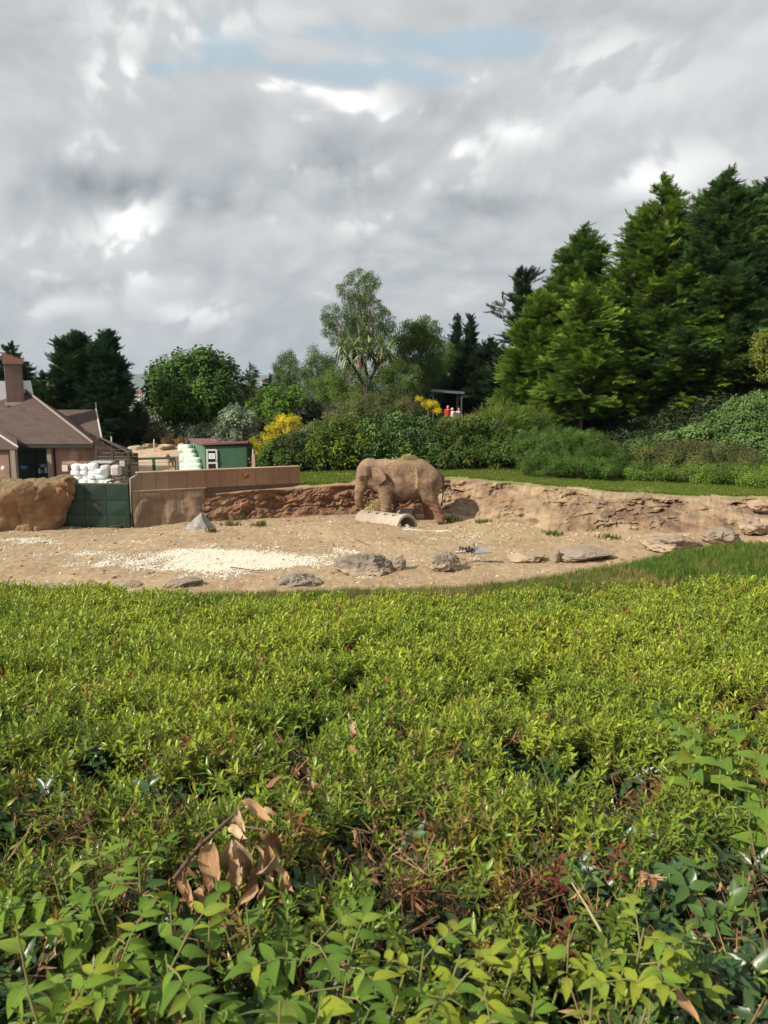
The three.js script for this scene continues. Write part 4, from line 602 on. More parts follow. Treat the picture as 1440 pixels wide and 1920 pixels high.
sh1({ name: 'green_shrub', label: 'deep green shrub under the yellow flowers at the wall end', D: 37.6, kind: 'broad', size: 0.8, seed: 19, tones: [[0.045, 0.085, 0.018], [0.07, 0.105, 0.018], [0.08, 0.07, 0.03]], blobs: [[510, 852, 28, 20], [545, 842, 30, 26], [500, 868, 22, 14], [540, 866, 32, 14], [568, 828, 22, 24], [580, 856, 20, 20]] });
sh1({ name: 'lime_shrub', label: 'lime leaved shrub beside the deep green one, behind the elephant face', D: 37.4, kind: 'broad', size: 0.85, seed: 20, tones: [[0.075, 0.12, 0.016], [0.05, 0.09, 0.018]], tipTone: [0.24, 0.27, 0.02], blobs: [[610, 810, 34, 22], [648, 806, 34, 24], [600, 838, 26, 26], [632, 842, 34, 26], [670, 826, 28, 26], [612, 862, 30, 14], [650, 864, 30, 12]] });
sh1({ name: 'laurel_shrub', label: 'dark glossy laurel hedge directly behind the elephant back', D: 37.6, kind: 'broad', size: 0.85, mat: 'gloss', seed: 21, tones: [[0.035, 0.075, 0.016], [0.05, 0.095, 0.016], [0.08, 0.125, 0.018]], blobs: [[705, 806, 34, 26], [742, 804, 36, 26], [712, 838, 34, 30], [756, 836, 36, 32], [790, 816, 30, 26], [700, 862, 34, 18], [776, 862, 36, 16], [806, 838, 28, 34]] });
sh1({ name: 'mixed_hedge', label: 'mixed green hedge behind the elephant rump below the shelter', D: 37.4, kind: 'broad', size: 0.8, seed: 22, tones: [[0.06, 0.105, 0.016], [0.085, 0.13, 0.018], [0.1, 0.1, 0.03], [0.04, 0.08, 0.016]], blobs: [[842, 806, 30, 22], [880, 804, 32, 20], [918, 808, 34, 22], [838, 846, 32, 32], [880, 848, 36, 32], [922, 850, 34, 32], [956, 838, 30, 30]] });
sh1({ name: 'weed_bank', label: 'tall bright green weeds growing on top of the hedge', D: 41.5, kind: 'tall', size: 1.15, dens: 1.5, seed: 23, tones: [[0.085, 0.145, 0.018], [0.115, 0.165, 0.025], [0.14, 0.15, 0.03]], trunk: false, blobs: [[930, 792, 30, 16], [965, 786, 32, 20], [1000, 796, 30, 18], [900, 796, 20, 12], [985, 808, 44, 16]] });
sh1({ name: 'rust_weeds', label: 'rusty orange seed heads in front of the viewing shelter', D: 42.5, kind: 'tall', size: 0.8, dens: 1.2, seed: 24, tones: [[0.2, 0.13, 0.03], [0.14, 0.14, 0.025]], trunk: false, blobs: [[860, 795, 24, 7], [884, 792, 16, 7]] });
sh1({ name: 'clipped_hedge', label: 'dense clipped hedge mound with smooth rounded top behind the lawn', category: 'hedge', D: 36, kind: 'small', size: 0.62, dens: 1.7, seed: 25, tones: [[0.06, 0.112, 0.016], [0.08, 0.135, 0.018], [0.045, 0.085, 0.014]], deep: 0.85, blobs: [[1005, 844, 44, 38], [1052, 838, 52, 36], [1098, 842, 50, 34], [1022, 872, 46, 22, -1], [1072, 870, 50, 24, -1], [1130, 856, 44, 30], [1165, 872, 30, 20, -0.6], [1118, 876, 44, 16, -1.4]] });
sh1({ name: 'bramble', label: 'pale green bramble tumbling down the slope at the picture edge', category: 'bramble', D: 37.5, kind: 'big', size: 0.6, dens: 1.5, seed: 26, tones: [[0.085, 0.14, 0.035], [0.1, 0.155, 0.045], [0.06, 0.11, 0.025]], blobs: [[1440, 762, 50, 26, 1], [1395, 772, 40, 24, 0.6], [1365, 794, 40, 20, 0.4], [1330, 812, 46, 16, 0.3], [1420, 800, 56, 28], [1465, 810, 50, 44], [1290, 822, 44, 12, 0.8], [1250, 828, 40, 9, 1.2], [1395, 834, 50, 26, -0.6], [1450, 850, 46, 30, -1.2], [1205, 834, 30, 8, 1.4]] });
sh1({ name: 'heath_bush', label: 'brown and green heath bushes below the bramble', D: 36, kind: 'small', size: 0.8, dens: 1.4, seed: 27, tones: [[0.085, 0.085, 0.028], [0.1, 0.075, 0.04], [0.075, 0.115, 0.02], [0.06, 0.1, 0.018]], blobs: [[1215, 850, 34, 16], [1262, 846, 36, 18], [1308, 848, 40, 20], [1352, 852, 36, 22, -0.4], [1195, 866, 30, 14], [1392, 862, 34, 20, -0.8], [1250, 864, 36, 14, -0.4], [1300, 868, 36, 12, -0.6]] });
sh1({ name: 'low_hedge', label: 'low sunlit green hedge strip bordering the lawn under the heath bushes', category: 'hedge', D: 33.4, kind: 'small', size: 0.75, dens: 1.6, seed: 28, tones: [[0.085, 0.14, 0.018], [0.07, 0.12, 0.018], [0.11, 0.16, 0.02]], blobs: [[1215, 886, 36, 14, 1.2], [1262, 886, 38, 14, 0.8], [1310, 886, 38, 15, 0.4], [1355, 888, 38, 16, 0], [1402, 890, 40, 18, -0.5], [1445, 892, 36, 20, -1], [1180, 888, 24, 9, 1.6]] });
sh1({ name: 'golden_tree', label: 'yellow green branch of small tree at picture edge above the bramble', category: 'tree', D: 36.5, kind: 'broad', size: 0.7, seed: 29, tones: [[0.13, 0.15, 0.02], [0.09, 0.12, 0.018]], trunk: { base: [1475, 790], w: 0.1 }, blobs: [[1446, 640, 28, 24], [1432, 668, 24, 20], [1458, 690, 34, 28], [1480, 660, 40, 50]] });
sh1({ name: 'valley_bush', label: 'mixed bushes between the dark cypresses and the round tree', D: 60, kind: 'broad', size: 1.1, seed: 30, tones: [[0.05, 0.09, 0.022], [0.07, 0.1, 0.025]], blobs: [[270, 800, 26, 22], [248, 822, 34, 18], [290, 816, 24, 22], [232, 838, 24, 12]] });
sh1({ name: 'flowering_bush', label: 'pinkish flowering bush above the paddock rocks', D: 58.5, kind: 'broad', size: 0.8, seed: 31, tones: [[0.06, 0.085, 0.022], [0.3, 0.2, 0.13], [0.05, 0.075, 0.02]], blobs: [[290, 806, 14, 10], [302, 818, 16, 14], [284, 824, 14, 12], [320, 822, 18, 14]] });
sh1({ name: 'russet_bush', label: 'low russet bush at the foot of the leaning trunk', D: 56.5, kind: 'small', size: 0.9, seed: 32, tones: [[0.16, 0.085, 0.03], [0.08, 0.07, 0.025]], blobs: [[318, 828, 14, 9], [345, 826, 14, 9], [362, 822, 10, 9]] });
sh1({ name: 'gap_trees', label: 'pale hazy scrub low in the gap before the far town', D: 190, kind: 'big', size: 2.4, seed: 33, tones: [[0.09, 0.1, 0.045], [0.16, 0.13, 0.09]], blobs: [[262, 762, 12, 9], [276, 770, 12, 9], [266, 778, 14, 8], [450, 735, 30, 9], [500, 738, 26, 10], [285, 755, 14, 8]] });
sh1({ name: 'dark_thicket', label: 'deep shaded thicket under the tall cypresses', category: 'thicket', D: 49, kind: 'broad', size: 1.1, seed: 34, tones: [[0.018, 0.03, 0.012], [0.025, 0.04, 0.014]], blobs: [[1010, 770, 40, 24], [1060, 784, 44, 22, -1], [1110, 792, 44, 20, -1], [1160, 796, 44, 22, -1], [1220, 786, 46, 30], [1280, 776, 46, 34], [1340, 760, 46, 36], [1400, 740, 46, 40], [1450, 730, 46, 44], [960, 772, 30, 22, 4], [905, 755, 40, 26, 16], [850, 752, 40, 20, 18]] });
sh1({ name: 'shade_shrub', label: 'shaded laurel under the round tree behind the green shed', D: 55, kind: 'broad', size: 1.0, seed: 35, mat: 'gloss', tones: [[0.02, 0.035, 0.014], [0.03, 0.045, 0.018]], blobs: [[400, 812, 34, 18], [370, 818, 24, 14], [432, 820, 30, 24, -3], [350, 808, 20, 18, 3]] });
{ // dark undergrowth over the slope in the shade of the trees
  const R = rng(404), L = [[], []];
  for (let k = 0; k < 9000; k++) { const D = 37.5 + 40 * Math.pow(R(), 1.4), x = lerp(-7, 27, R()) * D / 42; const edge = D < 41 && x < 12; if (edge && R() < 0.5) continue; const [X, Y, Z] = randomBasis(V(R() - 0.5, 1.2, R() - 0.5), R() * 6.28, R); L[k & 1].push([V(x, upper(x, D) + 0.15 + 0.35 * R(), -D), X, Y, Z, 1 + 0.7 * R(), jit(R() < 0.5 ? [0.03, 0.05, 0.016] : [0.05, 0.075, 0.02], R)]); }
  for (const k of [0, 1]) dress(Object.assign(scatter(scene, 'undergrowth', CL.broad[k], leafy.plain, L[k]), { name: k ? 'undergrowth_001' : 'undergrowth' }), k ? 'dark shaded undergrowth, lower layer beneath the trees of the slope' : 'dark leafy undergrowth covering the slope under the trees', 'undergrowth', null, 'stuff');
}
// ---- cordyline palm
{
  const D = 47, t = thing('cordyline_palm', 'forked cordyline palm with spiky heads standing in front of the eucalyptus', 'palm', at(688, 775, D)), b = t.position, rel = (px, py, dz = 0) => at(px, py, D + dz).sub(b), R = rng(91);
  const heads = [[640, 648, 0.3], [664, 650, -0.3], [692, 650, 0.2], [716, 648, -0.2], [652, 668, -0.5], [678, 664, -0.6], [704, 668, 0.5], [728, 660, 0.4]];
  const tr = new GB(), fork = rel(687, 738); tubeInto(tr, [V(0, -0.5, 0), V(0.02, 0.4, 0), fork], [0.2, 0.17, 0.15], 9);
  tubeInto(tr, [fork, rel(678, 715), rel(664, 690), rel(655, 672)], [0.12, 0.1, 0.09, 0.07], 7); tubeInto(tr, [fork, rel(692, 715), rel(704, 692), rel(712, 668)], [0.12, 0.1, 0.09, 0.07], 7); tubeInto(tr, [rel(690, 718), rel(686, 690), rel(682, 668)], [0.08, 0.07, 0.06], 6);
  for (const [px, py, dz] of heads) { const s = px < 675 ? rel(662, 688) : px > 690 ? rel(706, 688) : rel(686, 688); tubeInto(tr, [s, rel(px, py + 6, dz)], [0.07, 0.05], 6); }
  part(t, 'trunk', tr.geo(), std([0.075, 0.058, 0.044], { roughness: 1, bumpMap: grit, bumpScale: 0.03 }));
  const sword = [0.9, 1.05, 0.8].map((L, k) => { const g = new GB(); leafInto(g, V(0, 0, 0), V(1, 0, 0), V(0, 1, 0), L, 0.12, { segs: 5, fold: 0.25, bend: 0.28 + 0.2 * k }); return g.geo(); }), lm = [[0.2, 0.27, 0.085], [0.13, 0.2, 0.05], [0.27, 0.32, 0.13]].map((c) => leafMat(c, { roughness: 0.7, transmission: 0.15 })), dead = [[0.2, 0.105, 0.05], [0.22, 0.11, 0.045]].map((c) => leafMat(c, { transmission: 0.1 }));
  heads.forEach(([px, py, dz], h) => {
    const o = rel(px, py + 2, dz);
    for (let k = 0; k < 36; k++) { const a = R() * 6.283, e = -0.6 + 2.0 * R(), d = V(Math.cos(a) * Math.cos(e), Math.sin(e), Math.sin(a) * Math.cos(e)), [X, Y, Z] = basis(d, V(0, 1, 0.01)), l = part(t, 'leaf', sword[k % 3], lm[(k + h) % 3]); m4.makeBasis(X, Y, Z); l.quaternion.setFromRotationMatrix(m4); l.position.copy(o); l.scale.setScalar(0.8 + 0.35 * R()); }
  });
  const skirt = new GB(); for (const [px, py, dz] of heads.slice(0, 7)) for (let k = 0; k < 22; k++) { const a = R() * 6.283, o = rel(px + (R() - 0.5) * 7, py + 8 + 6 * R(), dz); leafInto(skirt, o, V(Math.cos(a) * 0.35, -1, Math.sin(a) * 0.35), V(Math.cos(a), 0.2, Math.sin(a)), 0.35 + 0.45 * R(), 0.05, { segs: 3, bend: 0.1 }); }
  part(t, 'dead_skirt', skirt.geo(), dead[0]).userData.kind = 'stuff';
}
let TUFT;
// ---------------------------------------------------------------- rocks
function rockGeo(seed, sx, sy, sz, { cuts = 9, rough = 0.16, detail = 28, base = [0.15, 0.125, 0.1], hi = [0.26, 0.21, 0.155], dust = [0.46, 0.34, 0.22] } = {}) {
  const R = rng(seed), planes = []; for (let k = 0; k < cuts; k++) { const n = V(R() - 0.5, R() - 0.25, R() - 0.5).normalize(); planes.push([n, 0.55 + 0.4 * R()]); }
  const g = new THREE.IcosahedronGeometry(1, detail), p = g.attributes.position;
  for (let i = 0; i < p.count; i++) {
    const d = V(p.getX(i), p.getY(i), p.getZ(i)).normalize(); let r = 1; for (const [n, h] of planes) { const q = d.dot(n); if (q > 0.05) r = smin(r, h / q, 0.08); }
    r *= 1 + rough * (ridged(d.x * 1.7 + seed, d.y * 1.7, d.z * 1.7, 5) - 0.62) * 1.7 + 0.04 * fbm(d.x * 7 + seed, d.y * 7, d.z * 7, 3);
    p.setXYZ(i, d.x * r * sx, d.y * r * sy, d.z * r * sz);
  }
  g.computeVertexNormals();
  const out = smoothRock(g); return tint(out, (x, y, z, a, b) => { const n = fbm(x * 2.4 + seed, y * 2.4, z * 2.4, 4); let c = mixc(base, hi, clamp(0.45 + n * 1.6, 0, 1)); return mixc(c, dust, clamp(0.2 * smoothstep(b, 0.5, 0.95) + (y < sy * 0.05 ? 0.35 : 0), 0, 0.6)); });
}
function smoothRock(g) { // weld so that the normals are smooth with the facets kept by the shape
  const p = g.attributes.position, key = new Map(), idx = [], q = []; for (let i = 0; i < p.count; i++) { const k = `${Math.round(p.getX(i) * 2e3)},${Math.round(p.getY(i) * 2e3)},${Math.round(p.getZ(i) * 2e3)}`; let n = key.get(k); if (n === undefined) { n = q.length / 3; key.set(k, n); q.push(p.getX(i), p.getY(i), p.getZ(i)); } idx.push(n); }
  const o = new THREE.BufferGeometry(); o.setAttribute('position', new THREE.Float32BufferAttribute(q, 3)); const uv = new Float32Array(q.length / 3 * 2); for (let i = 0; i < q.length / 3; i++) { uv[i * 2] = q[i * 3] + q[i * 3 + 2] * 0.6; uv[i * 2 + 1] = q[i * 3 + 1] + q[i * 3 + 2] * 0.5; } o.setAttribute('uv', new THREE.BufferAttribute(uv, 2)); o.setIndex(idx); o.computeVertexNormals(); return o;
}
const boulder = (label, px, py, D, w, h, d, seed, opt = {}) => { const m = mpp(D), q = at(px, py, D); return solo('boulder', label, 'boulder', rockGeo(seed, w * m / 2, h * m * (opt.sink ?? 0.75), d, opt), M.rock, q, opt.group); };
// front edge of the enclosure
boulder('large grey brown boulder with dark cleft end, biggest on the near edge', 688, 1062, 22.2, 118, 44, 0.62, 3, { rough: 0.26, cuts: 12, sink: 0.72 });
boulder('small pointed dark boulder against the end of the biggest one', 748, 1056, 22.4, 26, 24, 0.2, 8, { base: [0.1, 0.085, 0.07], cuts: 7 });
boulder('dark grey boulder on the near edge between white chips and biggest boulder', 556, 1090, 20.9, 92, 30, 0.5, 11, { rough: 0.25, base: [0.12, 0.1, 0.085], hi: [0.26, 0.22, 0.18], sink: 0.8 });
boulder('jagged brown boulder near the bent grey plate', 834, 1052, 22.3, 68, 30, 0.4, 15, { rough: 0.26, base: [0.13, 0.1, 0.075], cuts: 10 });
boulder('flat grey slab stone along the lower rim of the white chips', 340, 1093, 20.7, 84, 16, 0.4, 20, { base: [0.13, 0.11, 0.09] });
boulder('thin slab edge at the chip patch beside the longer grey slab', 235, 1098, 20.6, 66, 13, 0.35, 24, { base: [0.2, 0.15, 0.1] });
boulder('low dark lump of rock at the dirt corner by the hedge', 88, 1106, 20.6, 70, 14, 0.4, 26, { base: [0.13, 0.1, 0.085], rough: 0.3 });
boulder('flat grey stone sunk in dirt at the end of the tan bank', 1092, 1040, 24, 118, 20, 0.8, 31, { base: [0.2, 0.165, 0.13], sink: 0.7 });
boulder('upright small rock at the end of the flat sunk stone', 1042, 1044, 23.6, 20, 26, 0.25, 33, { base: [0.17, 0.13, 0.1] });
boulder('low worn stone between the bent plate and the flat sunk stone', 985, 1044, 23.7, 84, 14, 0.5, 34, { base: [0.25, 0.18, 0.12], hi: [0.38, 0.28, 0.185] });
boulder('smooth pale boulder with a dark hollow under the tan bank', 1262, 1018, 25.2, 110, 28, 0.8, 36, { base: [0.2, 0.155, 0.11], hi: [0.34, 0.26, 0.185], rough: 0.22 });
boulder('grey boulder next to the smooth pale one, toward the grass', 1345, 1006, 25.4, 76, 24, 0.7, 41, { base: [0.17, 0.135, 0.105], rough: 0.24 });
boulder('reddish boulder highest on the bank at the picture edge', 1425, 946, 28.6, 46, 17, 0.5, 45, { base: [0.26, 0.165, 0.11], hi: [0.36, 0.25, 0.17] });
boulder('rough grey rock with dark gap low at the picture edge', 1412, 982, 26.6, 60, 28, 0.6, 47, { base: [0.2, 0.15, 0.11], hi: [0.34, 0.25, 0.17], rough: 0.28 });
// grey pyramid shaped stone on the floor
{
  const D = 28.6, q = at(374, 990, D), m = mpp(D), pts = [[-33, 4, 0.5], [-28, 14, 0.35], [0, 42, 0.1], [8, 40, 0], [30, 8, 0.25], [32, 2, 0.45], [5, -4, 0.75], [18, 14, -0.5], [-22, 0, -0.5], [28, 0, -0.4]], g = new THREE.IcosahedronGeometry(1, 30), p = g.attributes.position, faces = [V(-0.62, 0.55, 0.5), V(0.16, 0.42, 0.9), V(0.78, 0.48, 0.2), V(-0.5, 0.55, -0.6), V(0.5, 0.5, -0.7)].map((n) => n.normalize());
  const hs = [0.36, 0.44, 0.42, 0.4, 0.45];
  for (let i = 0; i < p.count; i++) { const d = V(p.getX(i), p.getY(i), p.getZ(i)).normalize(); let r = 1.05; faces.forEach((n, k) => { const c = d.dot(n); if (c > 0.02) r = smin(r, hs[k] / c, 0.03); }); r *= 1 + 0.025 * fbm(d.x * 4, d.y * 4, d.z * 4, 3); p.setXYZ(i, d.x * r * 1.05, d.y * r * 0.9, d.z * r * 0.85); }
  solo('pointed_stone', 'grey pyramid shaped stone on the dirt before the concrete wall', 'stone', tint(smoothRock(g), (x, y, z) => { const n = fbm(x * 3, y * 6, z * 3, 4); return mixc([0.17, 0.165, 0.155], [0.32, 0.3, 0.265], clamp(0.5 + n * 1.2, 0, 1)); }), M.rock, q.add(V(0.02, -0.06, 0)));
}
// artificial rock face beside the gate: overhanging, wide at the top
{
  const D = 28.75, f = (x, y, z) => { // x across, y up, z towards the viewer; origin at the foot under the right edge
    const edge = lerp(-0.62, -0.1, smoothstep(y, 0, 1.9)) + 0.12 * Math.sin(y * 2.2), top = 1.86 + 0.08 * smoothstep(x, -2, 0) + 0.1 * fbm(x * 1.1, 2, z, 3), front = 0.62 + 0.2 * smoothstep(y, 0.3, 1.8) + 0.3 * smoothstep(-x, 1.6, 3) - 0.95 * smoothstep(x, -2.1, 0.1);
    const n = 0.26 * (ridged(x * 0.6 + 2, y * 0.7, z * 0.8 + 4, 4) - 0.6) + 0.09 * (ridged(x * 2.3, y * 2.0, z * 2.3 + 2, 3) - 0.6) + 0.06 * fbm(x * 4, y * 4, z * 4, 3) - 0.12 * Math.pow(1 - Math.min(1, Math.abs(fbm(x * 0.9 + 1, y * 0.7, z * 0.6, 3)) * 9), 2);
    return smin(-smin(-(x - edge), -(y - top), -0.0 + 0.12), 9, 0.01) > 0 ? Math.max(x - edge, y - top, z - front, -z - 1.4) - n : -smin(smin(-(x - edge), -(y - top), 0.3), smin(-(z - front), z + 1.4, 0.2), 0.3) - n;
  };
  const g = nets(f, V(-5.2, -0.7, -2), V(0.7, 2.5, 1.7), 0.06), uv = g.attributes.uv, p = g.attributes.position; for (let i = 0; i < p.count; i++) uv.setXY(i, p.getX(i) + p.getZ(i) * 0.6, p.getY(i) + p.getZ(i) * 0.4);
  tint(g, (x, y, z, a, b) => { const n = fbm(x * 0.9, y * 1.2, z, 5); let c = mixc([0.23, 0.125, 0.06], [0.43, 0.275, 0.14], clamp(0.5 + n * 1.6 + 0.25 * smoothstep(-x, 1.5, 3), 0, 1)); if (b > 0.6 && y > 1.4) c = mixc(c, [0.2, 0.15, 0.075], 0.8); c = mixc(c, [0.27, 0.1, 0.05], clamp(fbm(x * 1.5 + 3, y * 0.6, 2, 3) * 2 - 0.1, 0, 0.6)); return c; });
  solo('rock_face', 'ochre earth rock with undercut edge beside the green metal gate', 'rock', g, M.bank, at(137, 993, D).setY(0));
}
// ---- stones in the sand paddock
[['low rounded sandstone with a dark hole', 256, 843, 40, 16], ['broken sandstone leaning on the low rounded one', 274, 841, 24, 18], ['sandstone behind the thin fence post', 287, 838, 20, 14], ['wide flat grey slab lying over the sand', 312, 838, 34, 10], ['tilted sandstone below the flat slab', 303, 846, 16, 14], ['round tan stone beside the tilted one', 322, 847, 22, 16], ['grey stone touching the mint bales', 342, 838, 18, 16], ['upright brown stone behind the shed corner', 354, 834, 12, 18]].forEach(([w, px, py, ww, hh], k) => boulder(`${w} in the paddock`, px, py, 55 + (k % 3) * 0.7, ww, hh, 0.5 + 0.2 * (k % 2), 60 + k, { detail: 10, base: [0.3, 0.22, 0.15], hi: [0.5, 0.38, 0.26], group: 'stones at the back of the paddock', rough: 0.25, sink: 0.6 }));
[['standing among the sandstones', 289, 831, 54], ['behind the timber lean-to roof', 209, 826, 52]].forEach(([w, px, py, D]) => solo('fence_post', `thin pale fence post ${w}`, 'post', tube([V(0, -0.6, 0), V(0, 0.28, 0)], [0.05, 0.045], 6), std([0.5, 0.47, 0.43]), at(px, py, D), 'thin fence posts round the paddock'));

// ---------------------------------------------------------------- concrete pipes
{
  const ev = new Evaluator(), R0 = 0.5, L = 2.7, pm = std([0.46, 0.38, 0.29], { map: blotch, bumpMap: grit, bumpScale: 0.008 });
  const br = (g) => { const b = new Brush(g); b.updateMatrixWorld(); return b; };
  const lathe = new THREE.LatheGeometry([[R0 - 0.09, 0], [R0 - 0.02, 0], [R0, 0.03], [R0, L - 0.2], [R0 + 0.035, L - 0.17], [R0 + 0.035, L - 0.03], [R0 + 0.01, L], [R0 - 0.07, L], [R0 - 0.09, L - 0.03], [R0 - 0.09, 0]].map(([x, y]) => new THREE.Vector2(x, y)), 56).rotateZ(Math.PI / 2).rotateX(0);
  lathe.deleteAttribute('uv'); let pipe = br(lathe); const uvless = (g) => { g.deleteAttribute('uv'); return g; };
  ev.attributes = ['position', 'normal'];
  for (let k = 0; k < 4; k++) { const h = new THREE.CylinderGeometry(0.085, 0.085, 0.6, 14).scale(1.5, 1, 1).rotateX(-0.35); h.translate(-L + 0.55 + 0.5 * k, R0 - 0.06, -0.16); pipe = ev.evaluate(pipe, br(uvless(h)), SUBTRACTION); }
  const pg = pipe.geometry, pp = pg.attributes.position, uv = new Float32Array(pp.count * 2); for (let i = 0; i < pp.count; i++) { uv[i * 2] = pp.getX(i); uv[i * 2 + 1] = Math.atan2(pp.getY(i), pp.getZ(i)) * 0.5; } pg.setAttribute('uv', new THREE.BufferAttribute(uv, 2));
  // runs along -x in its own axes; the open mouth (x = 0 end is the narrow one) faces the viewer
  const t = thing('concrete_pipe', 'pale concrete pipe with slots half buried in front of the elephant', 'pipe', V(0, 0, 0)), m = part(t, 'pipe_wall', pg.rotateY(Math.PI).translate(-L, 0, 0), pm);
  const mouth = at(764, 974, 29.35); t.position.set(mouth.x, 0.0, mouth.z); t.rotation.y = -0.87; t.rotation.z = 0.045; t.rotation.order = 'YXZ';
  const p2 = solo('pipe_fragment', 'short pale broken pipe piece lying under the elephant belly', 'pipe', (() => { const g = new THREE.LatheGeometry([[0.26, 0], [0.34, 0], [0.34, 1.1], [0.26, 1.1], [0.26, 0]].map(([x, y]) => new THREE.Vector2(x, y)), 28).rotateZ(Math.PI / 2); return g; })(), pm, at(775, 957, 31.9).setY(0.0)); p2.rotation.y = -0.35;
}
// ---------------------------------------------------------------- elephant
{
  const polyD = (x, y, pts) => { let d = Infinity, s = 1; for (let i = 0, j = pts.length - 1; i < pts.length; j = i++) { const a = pts[i], b = pts[j], ex = b[0] - a[0], ey = b[1] - a[1], wx = x - a[0], wy = y - a[1], t = clamp((wx * ex + wy * ey) / (ex * ex + ey * ey), 0, 1), qx = wx - ex * t, qy = wy - ey * t; d = Math.min(d, qx * qx + qy * qy); const c1 = y >= a[1], c2 = y < b[1], c3 = ex * wy > ey * wx; if ((c1 && c2 && c3) || (!c1 && !c2 && !c3)) s = -s; } return s * Math.sqrt(d); };
  const ear = [[-1.13, 2.17], [-0.98, 2.2], [-0.74, 2.17], [-0.62, 1.98], [-0.55, 1.79], [-0.72, 1.63], [-0.87, 1.5], [-0.98, 1.62], [-1.06, 1.8], [-1.1, 2.0]];
  const torso = [[[-0.62, 1.68, 0, 0.6], [0.05, 1.65, 0, 0.79]], [[0.05, 1.65, 0, 0.79], [0.72, 1.66, 0, 0.81]], [[0.72, 1.66, 0, 0.81], [1.12, 1.56, 0, 0.64]], [[-0.5, 1.86, 0, 0.6], [0.3, 1.84, 0, 0.66]]];
  const head = [[[-0.6, 1.98, 0, 0.54], [-1.14, 2.05, 0, 0.43]], [[-1.24, 2.16, 0.1, 0.37], [-1.24, 2.16, -0.1, 0.37]], [[-1.34, 1.95, 0, 0.39], [-1.44, 1.72, 0, 0.31]], [[-1.12, 1.72, 0, 0.3], [-1.3, 1.52, 0, 0.22]]];
  const trunk = [[[-1.45, 1.72, 0, 0.29], [-1.56, 1.3, 0, 0.215]], [[-1.56, 1.3, 0, 0.215], [-1.63, 0.98, 0, 0.165]], [[-1.63, 0.98, 0, 0.165], [-1.62, 0.68, 0, 0.13]], [[-1.62, 0.68, 0, 0.13], [-1.5, 0.5, 0, 0.105]], [[-1.18, 1.46, 0, 0.17], [-1.36, 1.36, 0, 0.1]]];
  const legs = [
    [[[-0.5, 1.5, 0.36, 0.36], [-0.54, 1.02, 0.4, 0.26]], [[-0.54, 1.02, 0.4, 0.26], [-0.56, 0.55, 0.4, 0.2]], [[-0.56, 0.55, 0.4, 0.2], [-0.56, 0.1, 0.4, 0.215]]],
    [[[-0.32, 1.5, -0.34, 0.34], [-0.31, 1.0, -0.38, 0.24]], [[-0.31, 1.0, -0.38, 0.24], [-0.3, 0.1, -0.38, 0.19]]],
    [[[1.08, 1.55, 0.3, 0.52], [1.22, 1.0, 0.4, 0.31]], [[1.22, 1.0, 0.4, 0.31], [1.46, 0.56, 0.42, 0.175]], [[1.46, 0.56, 0.42, 0.175], [1.64, 0.16, 0.42, 0.19]], [[1.64, 0.16, 0.42, 0.19], [1.62, 0.06, 0.42, 0.215]]],
    [[[0.98, 1.45, -0.32, 0.5], [1.1, 0.95, -0.38, 0.3]], [[1.1, 0.95, -0.38, 0.3], [1.22, 0.5, -0.4, 0.18]], [[1.22, 0.5, -0.4, 0.18], [1.27, 0.08, -0.4, 0.205]]],
  ];
  const f = (x, y, z) => {
    const zt = z * 1.17; let d = 9; for (const [a, b] of torso) d = smin(d, bone([x, y, zt], a, b), 0.16);
    for (const [a, b] of head) d = smin(d, bone([x, y, z * 1.06], a, b), 0.1);
    d = smin(d, bone([x, y, Math.abs(z)], [-1.52, 1.86, 0.2, 0.09], [-1.35, 1.9, 0.3, 0.08]), 0.07);           // brow
    d = -smin(-d, Math.hypot(x + 1.48, y - 1.74, Math.abs(z) - 0.37) - 0.11, 0.05);                          // eye hollow
    for (const [a, b] of trunk) d = smin(d, bone([x, y, z], a, b), 0.08);
    for (const L of legs) { let e = 9; for (const [a, b] of L) e = smin(e, bone([x, y, z], a, b), 0.08); d = smin(d, e, 0.11); }
    if (x < -0.4 && x > -1.3 && y > 1.35) { const q = polyD(x, y, ear), ez = Math.abs(z) - (0.48 + (x + 1.13) * 0.58 + 0.04 * Math.sin((y - 1.5) * 4)), w = Math.max(q, Math.abs(ez) - 0.012); d = smin(d, (w > 0 ? Math.hypot(Math.max(q, 0), Math.max(Math.abs(ez) - 0.012, 0)) : w) - 0.018, 0.03); }
    // folds of the skin: rings on the trunk, creases over the legs and flank
    const ring = x < -1.35 && y < 1.5 ? 0.006 * Math.sin(y * 62) : 0, knee = y < 0.95 && x > -1.2 ? 0.01 * Math.sin(y * 34 + x * 9 + 3 * fbm(x * 2, y * 2, z * 2, 2)) * smoothstep(0.95 - y, 0, 0.3) : 0;
    const fl = x > -1.2 && x < 1.2 && y > 0.9 ? 0.014 * Math.sin(x * 11 + 2.5 * fbm(x * 1.5, y * 1.5, z, 2)) * smoothstep(y, 2.3, 1.2) : 0; d += fl + ring + knee + 0.03 * fbm(x * 1.6, y * 1.2, z * 1.6, 3) + 0.012 * fbm(x * 6, y * 6, z * 6 + 3, 2);
    return Math.max(d, -y + 0.01);
  };
  let g = nets(f, V(-2.0, -0.08, -0.95), V(2.0, 2.72, 0.95), 0.026);
  const tail = new GB(), tp = [V(1.62, 1.95, 0), V(1.79, 1.75, 0), V(1.82, 1.4, 0), V(1.79, 1.05, 0.01), V(1.74, 0.78, 0.01)]; tubeInto(tail, tp, [0.06, 0.05, 0.036, 0.03, 0.02], 7);
  const tg = tail.geo(); g = mergeGeometries([g, tg]);
  const uv = g.attributes.uv, p = g.attributes.position; for (let i = 0; i < p.count; i++) uv.setXY(i, p.getX(i) * 2, p.getY(i) * 2 + p.getZ(i));
